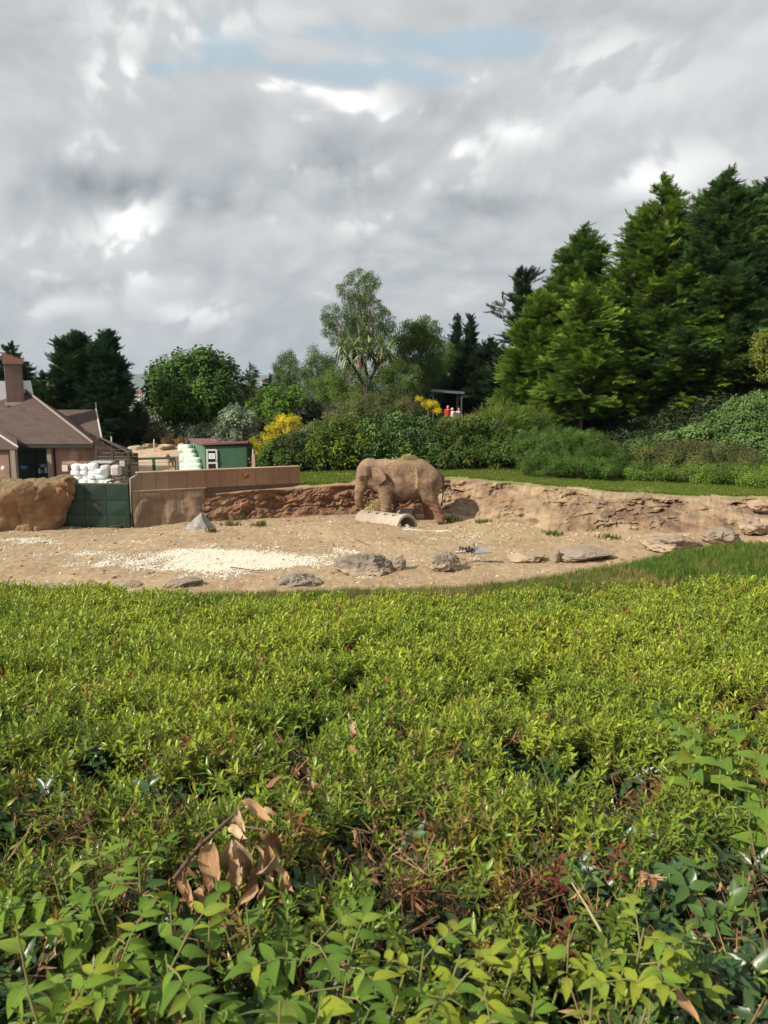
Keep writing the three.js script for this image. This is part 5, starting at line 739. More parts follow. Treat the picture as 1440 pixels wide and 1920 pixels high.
  tint(g, (x, y, z, a, b) => {
    const n = fbm(x * 2, y * 2, z * 2, 5), m = fbm(x * 8, y * 8, z * 8, 3); let c = mixc([0.115, 0.068, 0.041], [0.33, 0.21, 0.13], clamp(0.5 + n * 1.7 + m * 0.7, 0, 1));
    c = mixc(c, [0.36, 0.245, 0.145], 0.6 * smoothstep(y, 1.9, 2.5) * smoothstep(b, 0, 0.7)); if (y < 0.75 && x > 1) c = mixc(c, [0.22, 0.095, 0.05], 0.6); if (Math.hypot(x + 1.48, y - 1.74) < 0.13) c = mixc(c, [0.07, 0.04, 0.025], 0.7); if (x < -1.0 && x > -1.4 && y < 1.5 && y > 1.3) c = mixc(c, [0.1, 0.055, 0.035], 0.5);  // eye hollow and underside of jaw: shade painted into the skin colour
    if (x < -1.3 && y > 1.9) c = mixc(c, [0.33, 0.215, 0.13], 0.4); return c;
  });
  const t = thing('elephant', 'dusty brown asian elephant standing over the pale pipe, trunk hanging down', 'elephant', at(748, 980, 31.6).setY(-0.1), 0.03); t.scale.setScalar(1.018);
  part(t, 'body', g, std([1, 1, 1], { vertexColors: true, roughness: 0.95, bumpMap: noiseTexture(512, (u, v) => { const a = Math.abs(torus(u, v, 16, 3, 1)), b = Math.abs(torus(u, v, 34, 2, 7)); return clamp(Math.min(a * 3.2, b * 4.5) + 0.15, 0, 1); }, 1), bumpScale: 0.012 }));
  for (const s of [1, -1]) part(t, 'eye', new THREE.SphereGeometry(0.03, 12, 8).translate(-1.5, 1.725, 0.295 * s), std([0.015, 0.01, 0.008], { roughness: 0.2 }));
  for (const [fx, fz] of [[-0.56, 0.4], [-0.3, -0.38], [1.62, 0.42], [1.27, -0.4]]) for (const a of [-0.7, 0, 0.7]) part(t, 'toenail', new THREE.SphereGeometry(1, 10, 8).scale(0.03, 0.05, 0.045).translate(fx - Math.cos(a) * 0.205, 0.07, fz + Math.sin(a) * 0.205), std([0.36, 0.27, 0.19]));
  { const h = new GB(), R = rng(4); for (let k = 0; k < 40; k++) { const a = tp[4].clone().add(V((R() - 0.5) * 0.02, 0.04 * R(), (R() - 0.5) * 0.03)); leafInto(h, a, V((R() - 0.5) * 0.3, -1, (R() - 0.5) * 0.3), V(0, 0.2, 1), 0.18 + 0.12 * R(), 0.012, { segs: 2 }); } part(t, 'tail_tuft', h.geo(), std([0.03, 0.02, 0.015])); }
  // hay thrown over the back
  const R = rng(14), hay = new GB(), straw = [[0.5, 0.37, 0.13], [0.58, 0.45, 0.19], [0.4, 0.29, 0.11], [0.66, 0.55, 0.3]], topAt = (x, z) => { let y = 2.75; for (let k = 0; k < 90 && f(x, y, z) > 0; k++) y -= 0.02; return y; };
  const strand = (x, z, lift, L) => { const y = topAt(x, z); if (y < 1.3) return; const a = R() * 6.283; leafInto(hay, V(x, y + lift, z), V(Math.cos(a), (R() - 0.35) * 0.7, Math.sin(a)), V(R() - 0.5, 1, R() - 0.5), L, 0.014, { segs: 2, bend: 0.35 * R(), color: straw[Math.floor(R() * 4)] }); };
  const gauss = () => (R() + R() + R() - 1.5) / 1.5;
  for (let k = 0; k < 900; k++) { const x = 0.38 + gauss() * 0.34, z = 0.05 + gauss() * 0.3; strand(x, z, 0.03 + 0.14 * R() * Math.exp(-(((x - 0.38) / 0.2) ** 2)), 0.1 + 0.16 * R()); }
  for (let k = 0; k < 1500; k++) { const x = lerp(-0.6, 1.2, R()), z = lerp(-0.3, 0.62, R()) ; if (fbm(x * 2.5, z * 2.5, 4, 3) + 0.25 * R() > 0.1) strand(x, z, 0.012, 0.05 + 0.1 * R()); }
  for (let k = 0; k < 220; k++) { const y = lerp(1.45, 2.3, R()), x = 0.62 + 0.05 * (2.3 - y) + gauss() * 0.05; let z = 0.9; for (let q = 0; q < 60 && f(x, y, z) > 0; q++) z -= 0.012; leafInto(hay, V(x, y, z + 0.015), V((R() - 0.5), -0.8 + R() * 0.6, 0.1), V(0, 0, 1), 0.06 + 0.08 * R(), 0.014, { segs: 2, color: straw[Math.floor(R() * 4)] }); }
  const hm = std([1, 1, 1], { vertexColors: true, side: THREE.DoubleSide, roughness: 1 }), hy = solo('hay_tuft', 'loose yellow hay strewn across the back of the elephant', 'hay', hay.geo(), hm, t.position.clone()); hy.rotation.y = 0.03; hy.scale.setScalar(1.018);
  // hay heap by the trunk and straw on the floor
  const hp = new GB(); for (let k = 0; k < 1500; k++) { const x = gauss() * 0.85, z = gauss() * 0.4, h = 0.85 * Math.exp(-((x / 0.6) ** 2) - ((z / 0.32) ** 2)) * Math.sqrt(R()), a = R() * 6.283; leafInto(hp, V(x, h, z), V(Math.cos(a), (R() - 0.5) * 0.8, Math.sin(a)), V(R() - 0.5, 1, R() - 0.5), 0.12 + 0.22 * R(), 0.016, { segs: 2, bend: 0.4 * R(), color: straw[Math.floor(R() * 4)] }); }
  solo('hay_heap', 'heap of yellow hay behind the pale pipe under the elephant chin', 'hay', hp.geo(), hm, at(706, 952, 31.3).setY(0.02));
}
// ---------------------------------------------------------------- small brown antelope in the paddock
{
  const q = at(322.5, 880.5, 45), f = (x, y, z) => { let d = 9; const B = (a, b, k = 0.05) => { d = smin(d, bone([x, y, z], a, b), k); };
    B([0, 0.6, -0.3, 0.15], [0, 0.58, 0.15, 0.16], 0.06); B([0, 0.66, 0.15, 0.12], [-0.06, 0.82, 0.32, 0.075]); B([-0.06, 0.84, 0.32, 0.075], [-0.09, 0.76, 0.5, 0.04]);
    for (const s of [-1, 1]) { B([s * 0.09, 0.55, 0.17, 0.07], [s * 0.1, 0.28, 0.17, 0.036]); B([s * 0.1, 0.28, 0.17, 0.036], [s * 0.1, 0.0, 0.18, 0.026]); B([s * 0.1, 0.58, -0.28, 0.1], [s * 0.11, 0.34, -0.3, 0.05]); B([s * 0.11, 0.34, -0.3, 0.05], [s * 0.11, 0.2, -0.35, 0.032]); B([s * 0.11, 0.2, -0.35, 0.032], [s * 0.11, 0.0, -0.3, 0.026]); B([-0.06 + s * 0.05, 0.9, 0.3, 0.03], [-0.06 + s * 0.13, 0.97, 0.28, 0.02], 0.02); }
    return Math.max(d, -y); };
  const g = tint(nets(f, V(-0.35, -0.05, -0.6), V(0.35, 1.05, 0.65), 0.018), (x, y, z) => mixc([0.3, 0.2, 0.12], [0.17, 0.1, 0.06], smoothstep(y, 0.45, 0.75)));
  const t = thing('antelope', 'small brown hoofed animal standing behind the slim green field gate', 'antelope', q, -0.25); part(t, 'body', g, std([1, 1, 1], { vertexColors: true }));
  for (const s of [-1, 1]) { part(t, 'hoof', tube([V(s * 0.1, 0.05, 0.185), V(s * 0.1, 0, 0.2)], [0.028, 0.034], 7), std([0.04, 0.03, 0.025])); part(t, 'eye', new THREE.SphereGeometry(0.013, 8, 6).translate(-0.07 + s * 0.055, 0.83, 0.39), std([0.01, 0.01, 0.01], { roughness: 0.2 })); }
  part(t, 'tail', tube([V(0, 0.68, -0.44), V(0, 0.5, -0.5), V(0, 0.38, -0.48)], [0.02, 0.018, 0.028], 6), std([0.12, 0.08, 0.05]));
}
// ---------------------------------------------------------------- visitors at the viewing shelter
function visitor(label, px, py, D, h, turn, cols, pose) {
  const q = at(px, py, D), s = h / 1.7, P = (a) => a.map((v) => v * s), bones = { torso: [[[0, 0.98, 0, 0.14], [0, 1.34, 0, 0.15]], [[-0.15, 1.38, 0, 0.075], [0.15, 1.38, 0, 0.075]]], head: [[[0, 1.42, 0, 0.055], [0, 1.52, 0, 0.06]], [[0, 1.58, 0.01, 0.1], [0, 1.63, 0.0, 0.1]], [[0, 1.57, 0.1, 0.018], [0, 1.6, 0.09, 0.015]]], arms: [], legs: [] };
  for (const k of [-1, 1]) { const el = pose === 'lean' ? [k * 0.24, 1.1, 0.12, 0.042] : [k * 0.23, 1.1, 0.0, 0.042], ha = pose === 'lean' ? [k * 0.14, 1.06, 0.34, 0.03] : [k * 0.22, 0.86, 0.08, 0.03]; bones.arms.push([[k * 0.19, 1.37, 0, 0.058], el], [el, ha]); bones.arms.push(...[-2, -1, 0, 1].map((j) => [[ha[0], ha[1], ha[2], 0.02], [ha[0] + j * 0.016, ha[1] - 0.1, ha[2] + 0.03, 0.009]]), [[ha[0], ha[1], ha[2], 0.02], [ha[0] - k * 0.05, ha[1] - 0.05, ha[2] + 0.03, 0.01]]); bones.legs.push([[k * 0.09, 0.92, 0, 0.1], [k * 0.1, 0.5, 0.02, 0.068]], [[k * 0.1, 0.5, 0.02, 0.068], [k * 0.1, 0.08, 0, 0.045]], [[k * 0.1, 0.05, -0.03, 0.045], [k * 0.11, 0.04, 0.15, 0.038]]); }
  const field = (list, grow = 0, cut) => (x, y, z) => { let d = 9; for (const [a, b] of list) d = smin(d, bone([x, y, z], a, b), 0.035); d -= grow; return cut ? Math.max(d, cut(x, y, z)) : d; };
  const all = [...bones.torso, ...bones.head, ...bones.arms, ...bones.legs], mk = (fn) => nets(fn, V(-0.42, -0.03, -0.25), V(0.42, 1.8, 0.5), 0.02).scale(s, s, s);
  const t = thing('person', label, 'person', V(q.x, q.y - 1.7 * s, q.z), turn, 'visitors at the viewing shelter');
  part(t, 'body', mk(field(all)), std([0.45, 0.28, 0.2], { roughness: 0.6 }));
  part(t, 'shirt', mk(field([...bones.torso, ...bones.arms.filter(([a]) => a[3] > 0.05)], 0.022, (x, y) => Math.max(0.93 - y, y - 1.45))), std(cols[0]));
  part(t, 'trousers', mk(field([...bones.legs.filter(([a]) => a[3] > 0.06), [[-0.06, 0.95, 0, 0.13], [0.06, 0.95, 0, 0.13]]], 0.02, (x, y) => Math.max(0.07 - y, y - 1.0))), std(cols[1]));
  part(t, 'hair', mk(field([[[0, 1.63, -0.025, 0.108], [0, 1.6, -0.04, 0.1]]], 0.008, (x, y, z) => z - 0.055)), std(cols[2]));
  for (const k of [-1, 1]) part(t, 'eye', new THREE.SphereGeometry(0.012 * s, 8, 6).translate(k * 0.036 * s, 1.62 * s, 0.098 * s), std([0.03, 0.02, 0.02]));
}
visitor('person in a red top and red cap hair standing under the shelter', 840, 761, 60, 1.72, -0.2, [[0.5, 0.02, 0.025], [0.45, 0.18, 0.16], [0.12, 0.05, 0.03]]);
visitor('person in white top and white hat standing in the middle', 848.5, 765.5, 60, 1.6, 0.1, [[0.8, 0.78, 0.76], [0.5, 0.56, 0.6], [0.75, 0.72, 0.68]]);
visitor('dark haired person in cream top beside the shelter post', 860, 765, 60.5, 1.62, 0.5, [[0.7, 0.63, 0.52], [0.05, 0.05, 0.055], [0.02, 0.015, 0.012]], 'lean');
{ const q = at(847, 783, 59.3), b = solo('path_rail', 'tan timber rail in front of the shelter visitors', 'rail', mergeGeometries([box(1.5, 0.12, 0.1, 0, 0, 0), box(0.1, 1.2, 0.1, -0.6, -0.5, 0), box(0.1, 1.2, 0.1, 0.6, -0.5, 0)]), std([0.4, 0.31, 0.2]), q); }

// ---------------------------------------------------------------- litter on the enclosure floor
{
  const q = at(881, 1040, 23.2).add(V(0, 0.05, 0)), R = rng(3), t = thing('harness_scrap', 'bent grey metal plate with tangled dark straps on the dirt', 'scrap', q), dkm = std([0.035, 0.028, 0.025], { roughness: 0.6 });
  const pl = part(t, 'plate', slab(V(0.12, 0.02, 0.12), V(0.66, 0.03, 0.02), V(0.5, 0.15, -0.2), V(0.14, 0.16, -0.16), 0.03), std([0.42, 0.42, 0.4], { roughness: 0.4, metalness: 0.4, map: blotch }));
  part(t, 'plate_lip', slab(V(0.1, -0.03, 0.12), V(0.13, -0.03, 0.12), V(0.15, 0.3, -0.1), V(0.12, 0.3, -0.1), 0.03), dkm);
  for (let k = 0; k < 5; k++) { const g = new GB(), a = k * 0.9; tubeInto(g, [V(-0.35 + 0.1 * k, 0, 0.05), V(-0.3 + 0.09 * k, 0.14 + 0.06 * R(), -0.02), V(-0.18 + 0.08 * k, 0.05, -0.06), V(-0.1 + 0.06 * k, 0.12 * R(), 0.05)], [0.022, 0.03, 0.024, 0.02], 6); part(t, 'strap', g.geo(), dkm); }
  part(t, 'tube_end', tube([V(-0.46, 0.02, 0.02), V(-0.12, 0.06, 0)], [0.045, 0.035], 10), std([0.42, 0.43, 0.4], { roughness: 0.5 }));
  part(t, 'ring', new THREE.TorusGeometry(0.09, 0.02, 8, 20).rotateX(1.1).translate(-0.02, 0.08, 0.03), dkm);
}
const straight = (label, x0, y0, x1, y1, r, seed) => { const a = on(x0, y0, 0.06), b = on(x1, y1, 0.06), R = rng(seed), o = a.clone(), pts = [0, 0.3, 0.6, 1].map((t) => a.clone().lerp(b, t).sub(o).add(V(0, 0.03 * R(), 0.1 * (R() - 0.5)))); const g = new GB(); tubeInto(g, pts, [r, r * 0.9, r * 0.8, r * 0.4], 6); tubeInto(g, [pts[2], pts[2].clone().add(V(0.15, 0.12, 0.05))], [r * 0.5, r * 0.2], 5); solo('stick', label, 'stick', g.geo(), M.bark, o.add(V(0, floorY(o.x, -o.z), 0))); };
straight('long thin stick on the dirt at the foot of the green gate', 204, 989, 245, 983, 0.035, 1);
straight('short dark stick between the green gate and the pointed stone', 288, 979, 308, 974, 0.05, 2);
straight('long pale stick lying across the white chips', 432, 1066, 502, 1074, 0.02, 3);
straight('thin crossed twig on bare dirt before the pipe', 664, 1010, 694, 1024, 0.014, 4);
{ // green tufts on the floor , and chips, clods, straw
  const blade = [0, 1].map((k) => { const g = new GB(), R = rng(40 + k); for (let j = 0; j < 22; j++) { const a = R() * 6.283, d = V(Math.cos(a) * 0.55, 1, Math.sin(a) * 0.55), t = 0.8 + 0.4 * R(); leafInto(g, V((R() - 0.5) * 0.1, 0, (R() - 0.5) * 0.1), d, V(Math.cos(a), 0.1, Math.sin(a)), 0.5 + 0.5 * R(), 0.04, { segs: 3, bend: 0.35, fold: 0.15, color: [t, t, t] }); } return g.geo(); });
  TUFT = blade;
  const tuft = (label, list, cols, sz, seed, name = 'grass_tuft') => { const R = rng(seed), L = []; for (const [px, py, sx, sd, n] of list) { const c = on(px, py, 0.05); for (let k = 0; k < n; k++) { const x = c.x + (R() + R() - 1) * sx, z = c.z + (R() + R() - 1) * sd, y = floorY(x, -z) - 0.01, [X, Y, Z] = randomBasis(V((R() - 0.5) * 0.4, 1, (R() - 0.5) * 0.4), R() * 6.28, R); L.push([V(x, y, z), X, Y, Z, sz * (0.5 + R()), jit(cols[Math.floor(R() * cols.length)], R)]); } } const t = thing(name, label, 'grass'); scatter(t, 'blades', blade[0], leafy.plain, L); };
  tuft('green and straw coloured grass tuft on the mound beside the pointed stone', [[447, 972, 0.45, 0.35, 60], [486, 988, 0.35, 0.3, 50], [430, 985, 0.6, 0.5, 40], [395, 1000, 0.25, 0.2, 20]], [[0.09, 0.13, 0.025], [0.16, 0.15, 0.045], [0.28, 0.21, 0.09]], 0.19, 1);
  tuft('green grass patch at the foot of the tan bank behind the elephant heel', [[845, 968, 0.5, 0.6, 60], [905, 975, 0.4, 0.4, 40], [800, 955, 0.7, 0.5, 40], [1040, 1000, 0.5, 0.4, 40], [1140, 1006, 0.5, 0.3, 40]], [[0.08, 0.13, 0.02], [0.14, 0.15, 0.03]], 0.17, 2);
  const R = rng(21), chips = [], clods = [], strawL = [];
  while (chips.length < 25000) { const x = lerp(-15, 5, R()), D = lerp(20.3, 30, R()), k = chipMask(x, D); if (R() > k * k * 1.2) { if (R() > 0.0015) continue; } const y = floorY(x, D) + 0.012, [X, Y, Z] = randomBasis(V((R() - 0.5) * 0.9, 1, (R() - 0.5) * 0.9), R() * 6.28, R), t = 0.75 + 0.3 * R(); chips.push([V(x, y, -D), X, Y, Z, V(0.6 + 0.9 * R(), 1, 0.6 + 0.7 * R()).multiplyScalar(0.8), [0.74 * t, 0.68 * t, 0.55 * t]]); }
  const cg = box(0.065, 0.012, 0.035, 0, 0, 0, 0.003), holder = new THREE.Group();
  const st = (name, label, cat, geo, mat, list) => { const o = scatter(scene, name, geo, mat, list); dress(o, label, cat, null, 'stuff'); };
  st('wood_chips', 'white wood chips scattered over the dirt floor', 'wood chips', new THREE.BoxGeometry(0.065, 0.012, 0.035), std([1, 1, 1]), chips);
  for (let k = 0; k < 3000; k++) { const x = lerp(-16, 15, R()), D = lerp(20, 33, R()); if (fbm(x * 0.5, D * 0.5, 7, 3) < -0.06 && R() < 0.7) continue; const y = floorY(x, D), s = 0.012 + 0.05 * Math.pow(R(), 4), [X, Y, Z] = randomBasis(V(R() - 0.5, 1, R() - 0.5), R() * 6.28, R); clods.push([V(x, y, -D), X, Y, Z, V(s * (0.8 + R()), s * 0.8, s), jit(R() < 0.55 ? [0.2, 0.12, 0.07] : [0.36, 0.24, 0.14], R)]); }
  for (let k = 0; k < 500; k++) { const xt = lerp(2.6, 16, R()), [td, ty] = polyAt(TOE, xt), D = td + 1.6 * (R() - 0.6), x = xt, s = 0.015 + 0.07 * Math.pow(R(), 4), [X, Y, Z] = randomBasis(V(R() - 0.5, 1, R() - 0.5), R() * 6.28, R); clods.push([V(x, Math.max(floorY(x, D), ty - 0.05), -D), X, Y, Z, V(s * (0.8 + R()), s * 0.8, s), jit([0.4, 0.28, 0.18], R)]); }
  st('dirt_clods', 'small clods and pebbles on the dirt floor', 'pebbles', new THREE.IcosahedronGeometry(1, 1), std([1, 1, 1], { roughness: 1, flatShading: true }), clods);
  const sg = new GB(); leafInto(sg, V(0, 0, 0), V(1, 0, 0), V(0, 1, 0), 0.2, 0.016, { segs: 2, bend: 0.2 });
  for (let k = 0; k < 7000; k++) { const x = lerp(0.2, 11, R()), D = lerp(22, 31, R()); if (fbm(x * 0.7, D * 0.7, 17, 3) < 0.02 && R() < 0.8) continue; const y = floorY(x, D) + 0.015, [X, Y, Z] = randomBasis(V((R() - 0.5) * 0.5, 1, (R() - 0.5) * 0.5), R() * 6.28, R); strawL.push([V(x, y, -D), X, Y, Z, 0.6 + 0.8 * R(), jit([0.46, 0.36, 0.17], R, 0.4)]); }
  st('loose_straw', 'loose straw trodden over the dirt between pipe and boulders', 'straw', sg.geo(), std([1, 1, 1], { side: THREE.DoubleSide }), strawL);
  // lawn grass on the strip behind the banks
  const lawn = []; for (let k = 0; k < 26000; k++) { const x = lerp(-5.6, 16, R()), [cd] = polyAt(CREST, x), D = cd + 0.6 + 6 * Math.pow(R(), 1.3); const bare = clamp(0.75 - (D - cd) * 0.6 + fbm(x * 0.7, D * 0.7, 5, 4) * 2, 0, 1) + clamp(fbm(x * 0.5 + 9, D * 1.2, 1, 3) * 3 - 0.35, 0, 0.7) * smoothstep(-x, -5, 2); if (R() < bare) continue; const [X, Y, Z] = randomBasis(V((R() - 0.5) * 0.4, 1, (R() - 0.5) * 0.4), R() * 6.28, R); lawn.push([V(x, upper(x, D) + 0.02, -D), X, Y, Z, 0.07 + 0.07 * R(), jit(R() < 0.75 ? [0.135, 0.2, 0.024] : [0.22, 0.22, 0.05], R)]); }
  st('grass', 'mown green grass strip between the earth banks and the hedges', 'grass', blade[1], leafy.plain, lawn);
}
// ---------------------------------------------------------------- the near hedge
{
  const R = rng(1234), green = { yg: [0.285, 0.335, 0.03], lt: [0.185, 0.255, 0.025], md: [0.08, 0.145, 0.02], dk: [0.025, 0.06, 0.02], red: [0.19, 0.065, 0.03], amber: [0.24, 0.17, 0.03], brown: [0.17, 0.085, 0.04] };
  // an upright young shoot with narrow leaves in turn round the stem
  const shoot = (seed, n, H, len, wid, tipUp) => { const Q = rng(seed), g = new GB(), st = [0, 0.35, 0.7, 1].map((t) => V(0.02 * Math.sin(t * 3 + seed) * t, H * t, 0.02 * t * Math.cos(seed + t))); tubeInto(g, st, [0.0022, 0.002, 0.0016, 0.001], 3, [0.85, 0.8, 0.5]); for (let k = 0; k < n; k++) { const t = 0.12 + 0.88 * k / (n - 1), a = k * 2.4 + Q() * 0.5, e = lerp(0.25, tipUp, t) + (Q() - 0.5) * 0.3, p = V(0, H * t, 0), d = V(Math.cos(a) * Math.cos(e), Math.sin(e), Math.sin(a) * Math.cos(e)), q = lerp(0.7, 1.12, t) * (0.85 + 0.3 * Q()); leafInto(g, p, d, V(0, 1, 0), len * (0.75 + 0.5 * Q()) * (t > 0.9 ? 0.75 : 1), wid * (0.8 + 0.4 * Q()), { segs: 3, fold: 0.35, bend: 0.25 * Q(), color: [q, q, q * (t > 0.8 ? 0.8 : 1)] }); } return g.geo(); };
  const young = [shoot(1, 13, 0.1, 0.036, 0.0095, 1.1), shoot(2, 11, 0.085, 0.04, 0.0105, 1.0), shoot(3, 15, 0.125, 0.034, 0.009, 1.15), shoot(4, 10, 0.07, 0.044, 0.012, 0.8)];
  const old = [shoot(11, 9, 0.06, 0.05, 0.021, 0.35), shoot(12, 8, 0.05, 0.056, 0.023, 0.3)];
  const twig = (() => { const Q = rng(5), g = new GB(); for (let k = 0; k < 7; k++) { const a = Q() * 6.28, d = V(Math.cos(a), 0.2 + Q() * 0.7, Math.sin(a)).normalize(), L = 0.05 + 0.07 * Q(); tubeInto(g, [V(0, 0, 0), d.clone().multiplyScalar(L)], [0.0018, 0.0008], 3, [0.8, 0.75, 0.7]); leafInto(g, d.clone().multiplyScalar(L * 0.6), V(Q() - 0.5, Q() - 0.7, Q() - 0.5), V(Q() - 0.5, 1, Q() - 0.5), 0.016 + 0.016 * Q(), 0.007, { segs: 3, bend: 0.6, fold: 0.4, color: [1, 0.95, 0.9] }); } return g.geo(); })();
  const hedge = thing('hedge', 'broad sunlit clipped hedge of fine yellow green shoots filling the near bank', 'hedge', V(0, 0, 0)), lists = { y0: [], y1: [], y2: [], y3: [], o0: [], o1: [], tw: [] };
  const inside = (x, D) => D > 0.35 && D < hedgeEnd(x);
  const N = 138000;
  for (let k = 0; k < N; k++) {
    const D = 0.7 + 6.0 * Math.pow(R(), 0.72), half = Math.min(0.62 * D + 1.9, 7), x = (R() * 2 - 1) * half; if (!inside(x, D)) continue;
    // bare hollows, brown and reddish patches, as they lie in the hedge
    const hole = fbm(x * 2.6 + 3, D * 2.6, 5, 3), brn = fbm(x * 1.3 + 9, D * 1.5, 2, 3), redn = fbm(x * 2.2, D * 2.2, 31, 3), nearN = smoothstep(D, 2.9, 1.3);
    let y = hedgeTop(x, D) - lerp(0.05, 0.12, nearN) * R() ** 1.5 + 0.05 * nearN * fbm(x * 8, D * 8, 4, 2) - Math.max(0, hole - 0.02) * 1.0 * (0.35 + 0.65 * nearN);
    const tl = R() < 0.3 ? 2.2 : 1.1, up = V((R() - 0.5) * tl + 0.05, 1, (R() - 0.5) * tl + 0.2), [X, Y, Z] = randomBasis(up, R() * 6.28, R);
    const hole2 = fbm(x * 5.6 + 1, D * 5.6, 9, 2), mid = smoothstep(D, 4.6, 2.2); y -= Math.max(0, hole2 - 0.05) * 0.5 * mid; if (hole2 > 0.08 && R() < 0.85 * mid) continue;
    if (R() < 0.75 * nearN * clamp(0.42 + hole * 2.6 + brn * 0.9, 0, 0.9) || R() < clamp(hole * 3.2 - 0.35, 0, 0.75)) continue;
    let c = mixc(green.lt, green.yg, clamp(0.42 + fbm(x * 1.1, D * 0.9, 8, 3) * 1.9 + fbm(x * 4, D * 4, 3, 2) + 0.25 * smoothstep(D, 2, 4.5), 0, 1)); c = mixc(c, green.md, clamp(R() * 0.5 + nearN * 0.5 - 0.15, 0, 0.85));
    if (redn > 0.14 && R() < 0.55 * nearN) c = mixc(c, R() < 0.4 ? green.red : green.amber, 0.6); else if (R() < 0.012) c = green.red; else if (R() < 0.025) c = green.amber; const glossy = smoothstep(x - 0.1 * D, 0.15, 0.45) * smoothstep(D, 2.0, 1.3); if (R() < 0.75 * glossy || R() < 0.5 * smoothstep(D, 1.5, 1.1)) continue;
    lists['y' + Math.floor(R() * 4)].push([V(x, y - 0.03, -D), X, Y, Z, (0.55 + 0.45 * R()) * (D > 3.2 ? 1.2 : 1), jit(c, R, 0.3)]);
  }
  for (let k = 0; k < 44000; k++) { // the older, darker leaves beneath
    const D = 0.65 + 6 * Math.pow(R(), 0.72), half = Math.min(0.62 * D + 1.9, 7), x = (R() * 2 - 1) * half; if (!inside(x, D)) continue;
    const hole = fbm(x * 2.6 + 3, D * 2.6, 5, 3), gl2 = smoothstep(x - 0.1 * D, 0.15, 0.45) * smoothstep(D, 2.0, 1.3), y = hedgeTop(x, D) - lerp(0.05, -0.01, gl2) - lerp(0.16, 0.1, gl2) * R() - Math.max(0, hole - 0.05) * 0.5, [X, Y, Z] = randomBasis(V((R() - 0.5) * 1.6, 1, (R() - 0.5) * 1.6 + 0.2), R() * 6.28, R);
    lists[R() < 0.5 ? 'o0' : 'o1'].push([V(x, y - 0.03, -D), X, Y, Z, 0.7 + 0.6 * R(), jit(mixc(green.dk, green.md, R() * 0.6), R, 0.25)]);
  }
  for (let k = 0; k < 12000; k++) { const D = 0.7 + 5 * Math.pow(R(), 0.8), half = 0.62 * D + 1.4, x = (R() * 2 - 1) * half; if (!inside(x, D)) continue; const brn = fbm(x * 1.3 + 9, D * 1.5, 2, 3), nearN = smoothstep(D, 3.2, 1.2); if (R() > clamp(brn * 2.2 - 0.05 + nearN * 0.45, 0.015, 0.9)) continue; const [X, Y, Z] = randomBasis(V(R() - 0.5, 0.8, R() - 0.5), R() * 6.28, R); lists.tw.push([V(x, hedgeTop(x, D) - 0.03 - 0.1 * R(), -D), X, Y, Z, 0.7 + 0.6 * R(), jit(R() < 0.3 ? [0.33, 0.2, 0.1] : green.brown, R, 0.4)]); }
  const gm = M.gloss.clone(); gm.vertexColors = true; gm.clearcoat = 0.45; gm.clearcoatRoughness = 0.28; gm.transmission = 0.24;
  const om = M.gloss.clone(); om.vertexColors = true; om.clearcoat = 0.7; om.clearcoatRoughness = 0.33; om.transmission = 0.1;
  const tm = std([1, 1, 1], { vertexColors: true, side: THREE.DoubleSide, roughness: 0.9 });
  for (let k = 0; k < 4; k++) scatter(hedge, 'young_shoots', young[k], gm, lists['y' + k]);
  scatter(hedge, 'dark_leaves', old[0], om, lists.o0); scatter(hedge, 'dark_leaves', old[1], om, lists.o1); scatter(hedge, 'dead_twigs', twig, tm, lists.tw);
  // woody stems inside
  const sg = new GB(); for (let k = 0; k < 420; k++) { const D = 0.7 + 3.6 * R(), x = (R() * 2 - 1) * (0.6 * D + 0.3), y = hedgeTop(x, D), a = R() * 6.28, d = V(Math.cos(a) * 0.5, 0.5, Math.sin(a) * 0.5), p = V(x, y - 0.38, -D); tubeInto(sg, [p, p.clone().addScaledVector(d, 0.22).add(V(0, 0.08, 0)), p.clone().addScaledVector(d, 0.42).add(V(0, 0.12, 0))], [0.006, 0.0045, 0.002], 4); }
  part(hedge, 'woody_stems', sg.geo(), std([0.12, 0.08, 0.055], { roughness: 1 })).userData.kind = 'stuff';

  // grass at the crest beyond the hedge
  const gl = []; for (let k = 0; k < 30000; k++) { const x = lerp(-4.5, 9, R()), e = hedgeEnd(x), c = crestD(x), D = lerp(e - 0.25, c + 0.5, R()); if (D < 1) continue; const [X, Y, Z] = randomBasis(V((R() - 0.5) * 0.6, 1, (R() - 0.5) * 0.6), R() * 6.28, R), dry = fbm(x * 1.4, D * 2, 3, 3) + (x < 2.2 ? 0.14 : -0.1); gl.push([V(x, slopeY(x, D) + 0.02, -D), X, Y, Z, 0.06 + 0.06 * R(), jit(R() < clamp(dry * 2 + 0.2, 0.05, 0.8) ? [0.26, 0.21, 0.075] : [0.1, 0.165, 0.022], R, 0.3)]); }
  const gs = scatter(scene, 'grass', TUFT[0], leafy.plain, gl); gs.name = numbered('grass') === 'grass' ? 'grass_001' : 'grass_001'; dress(gs, 'rough half dry grass along the crest beyond the near hedge', 'grass', null, 'stuff');

  // ---- young seedlings with big soft leaves growing up through the hedge
  const leafG = [0, 1, 2].map((k) => { const g = new GB(); leafInto(g, V(0, 0, 0), V(1, 0, 0), V(0, 1, 0), 1, [0.5, 0.42, 0.56][k], { segs: 7, fold: [0.3, 0.42, 0.2][k], bend: [0.4, 0.22, 0.6][k] }); return g.geo(); });
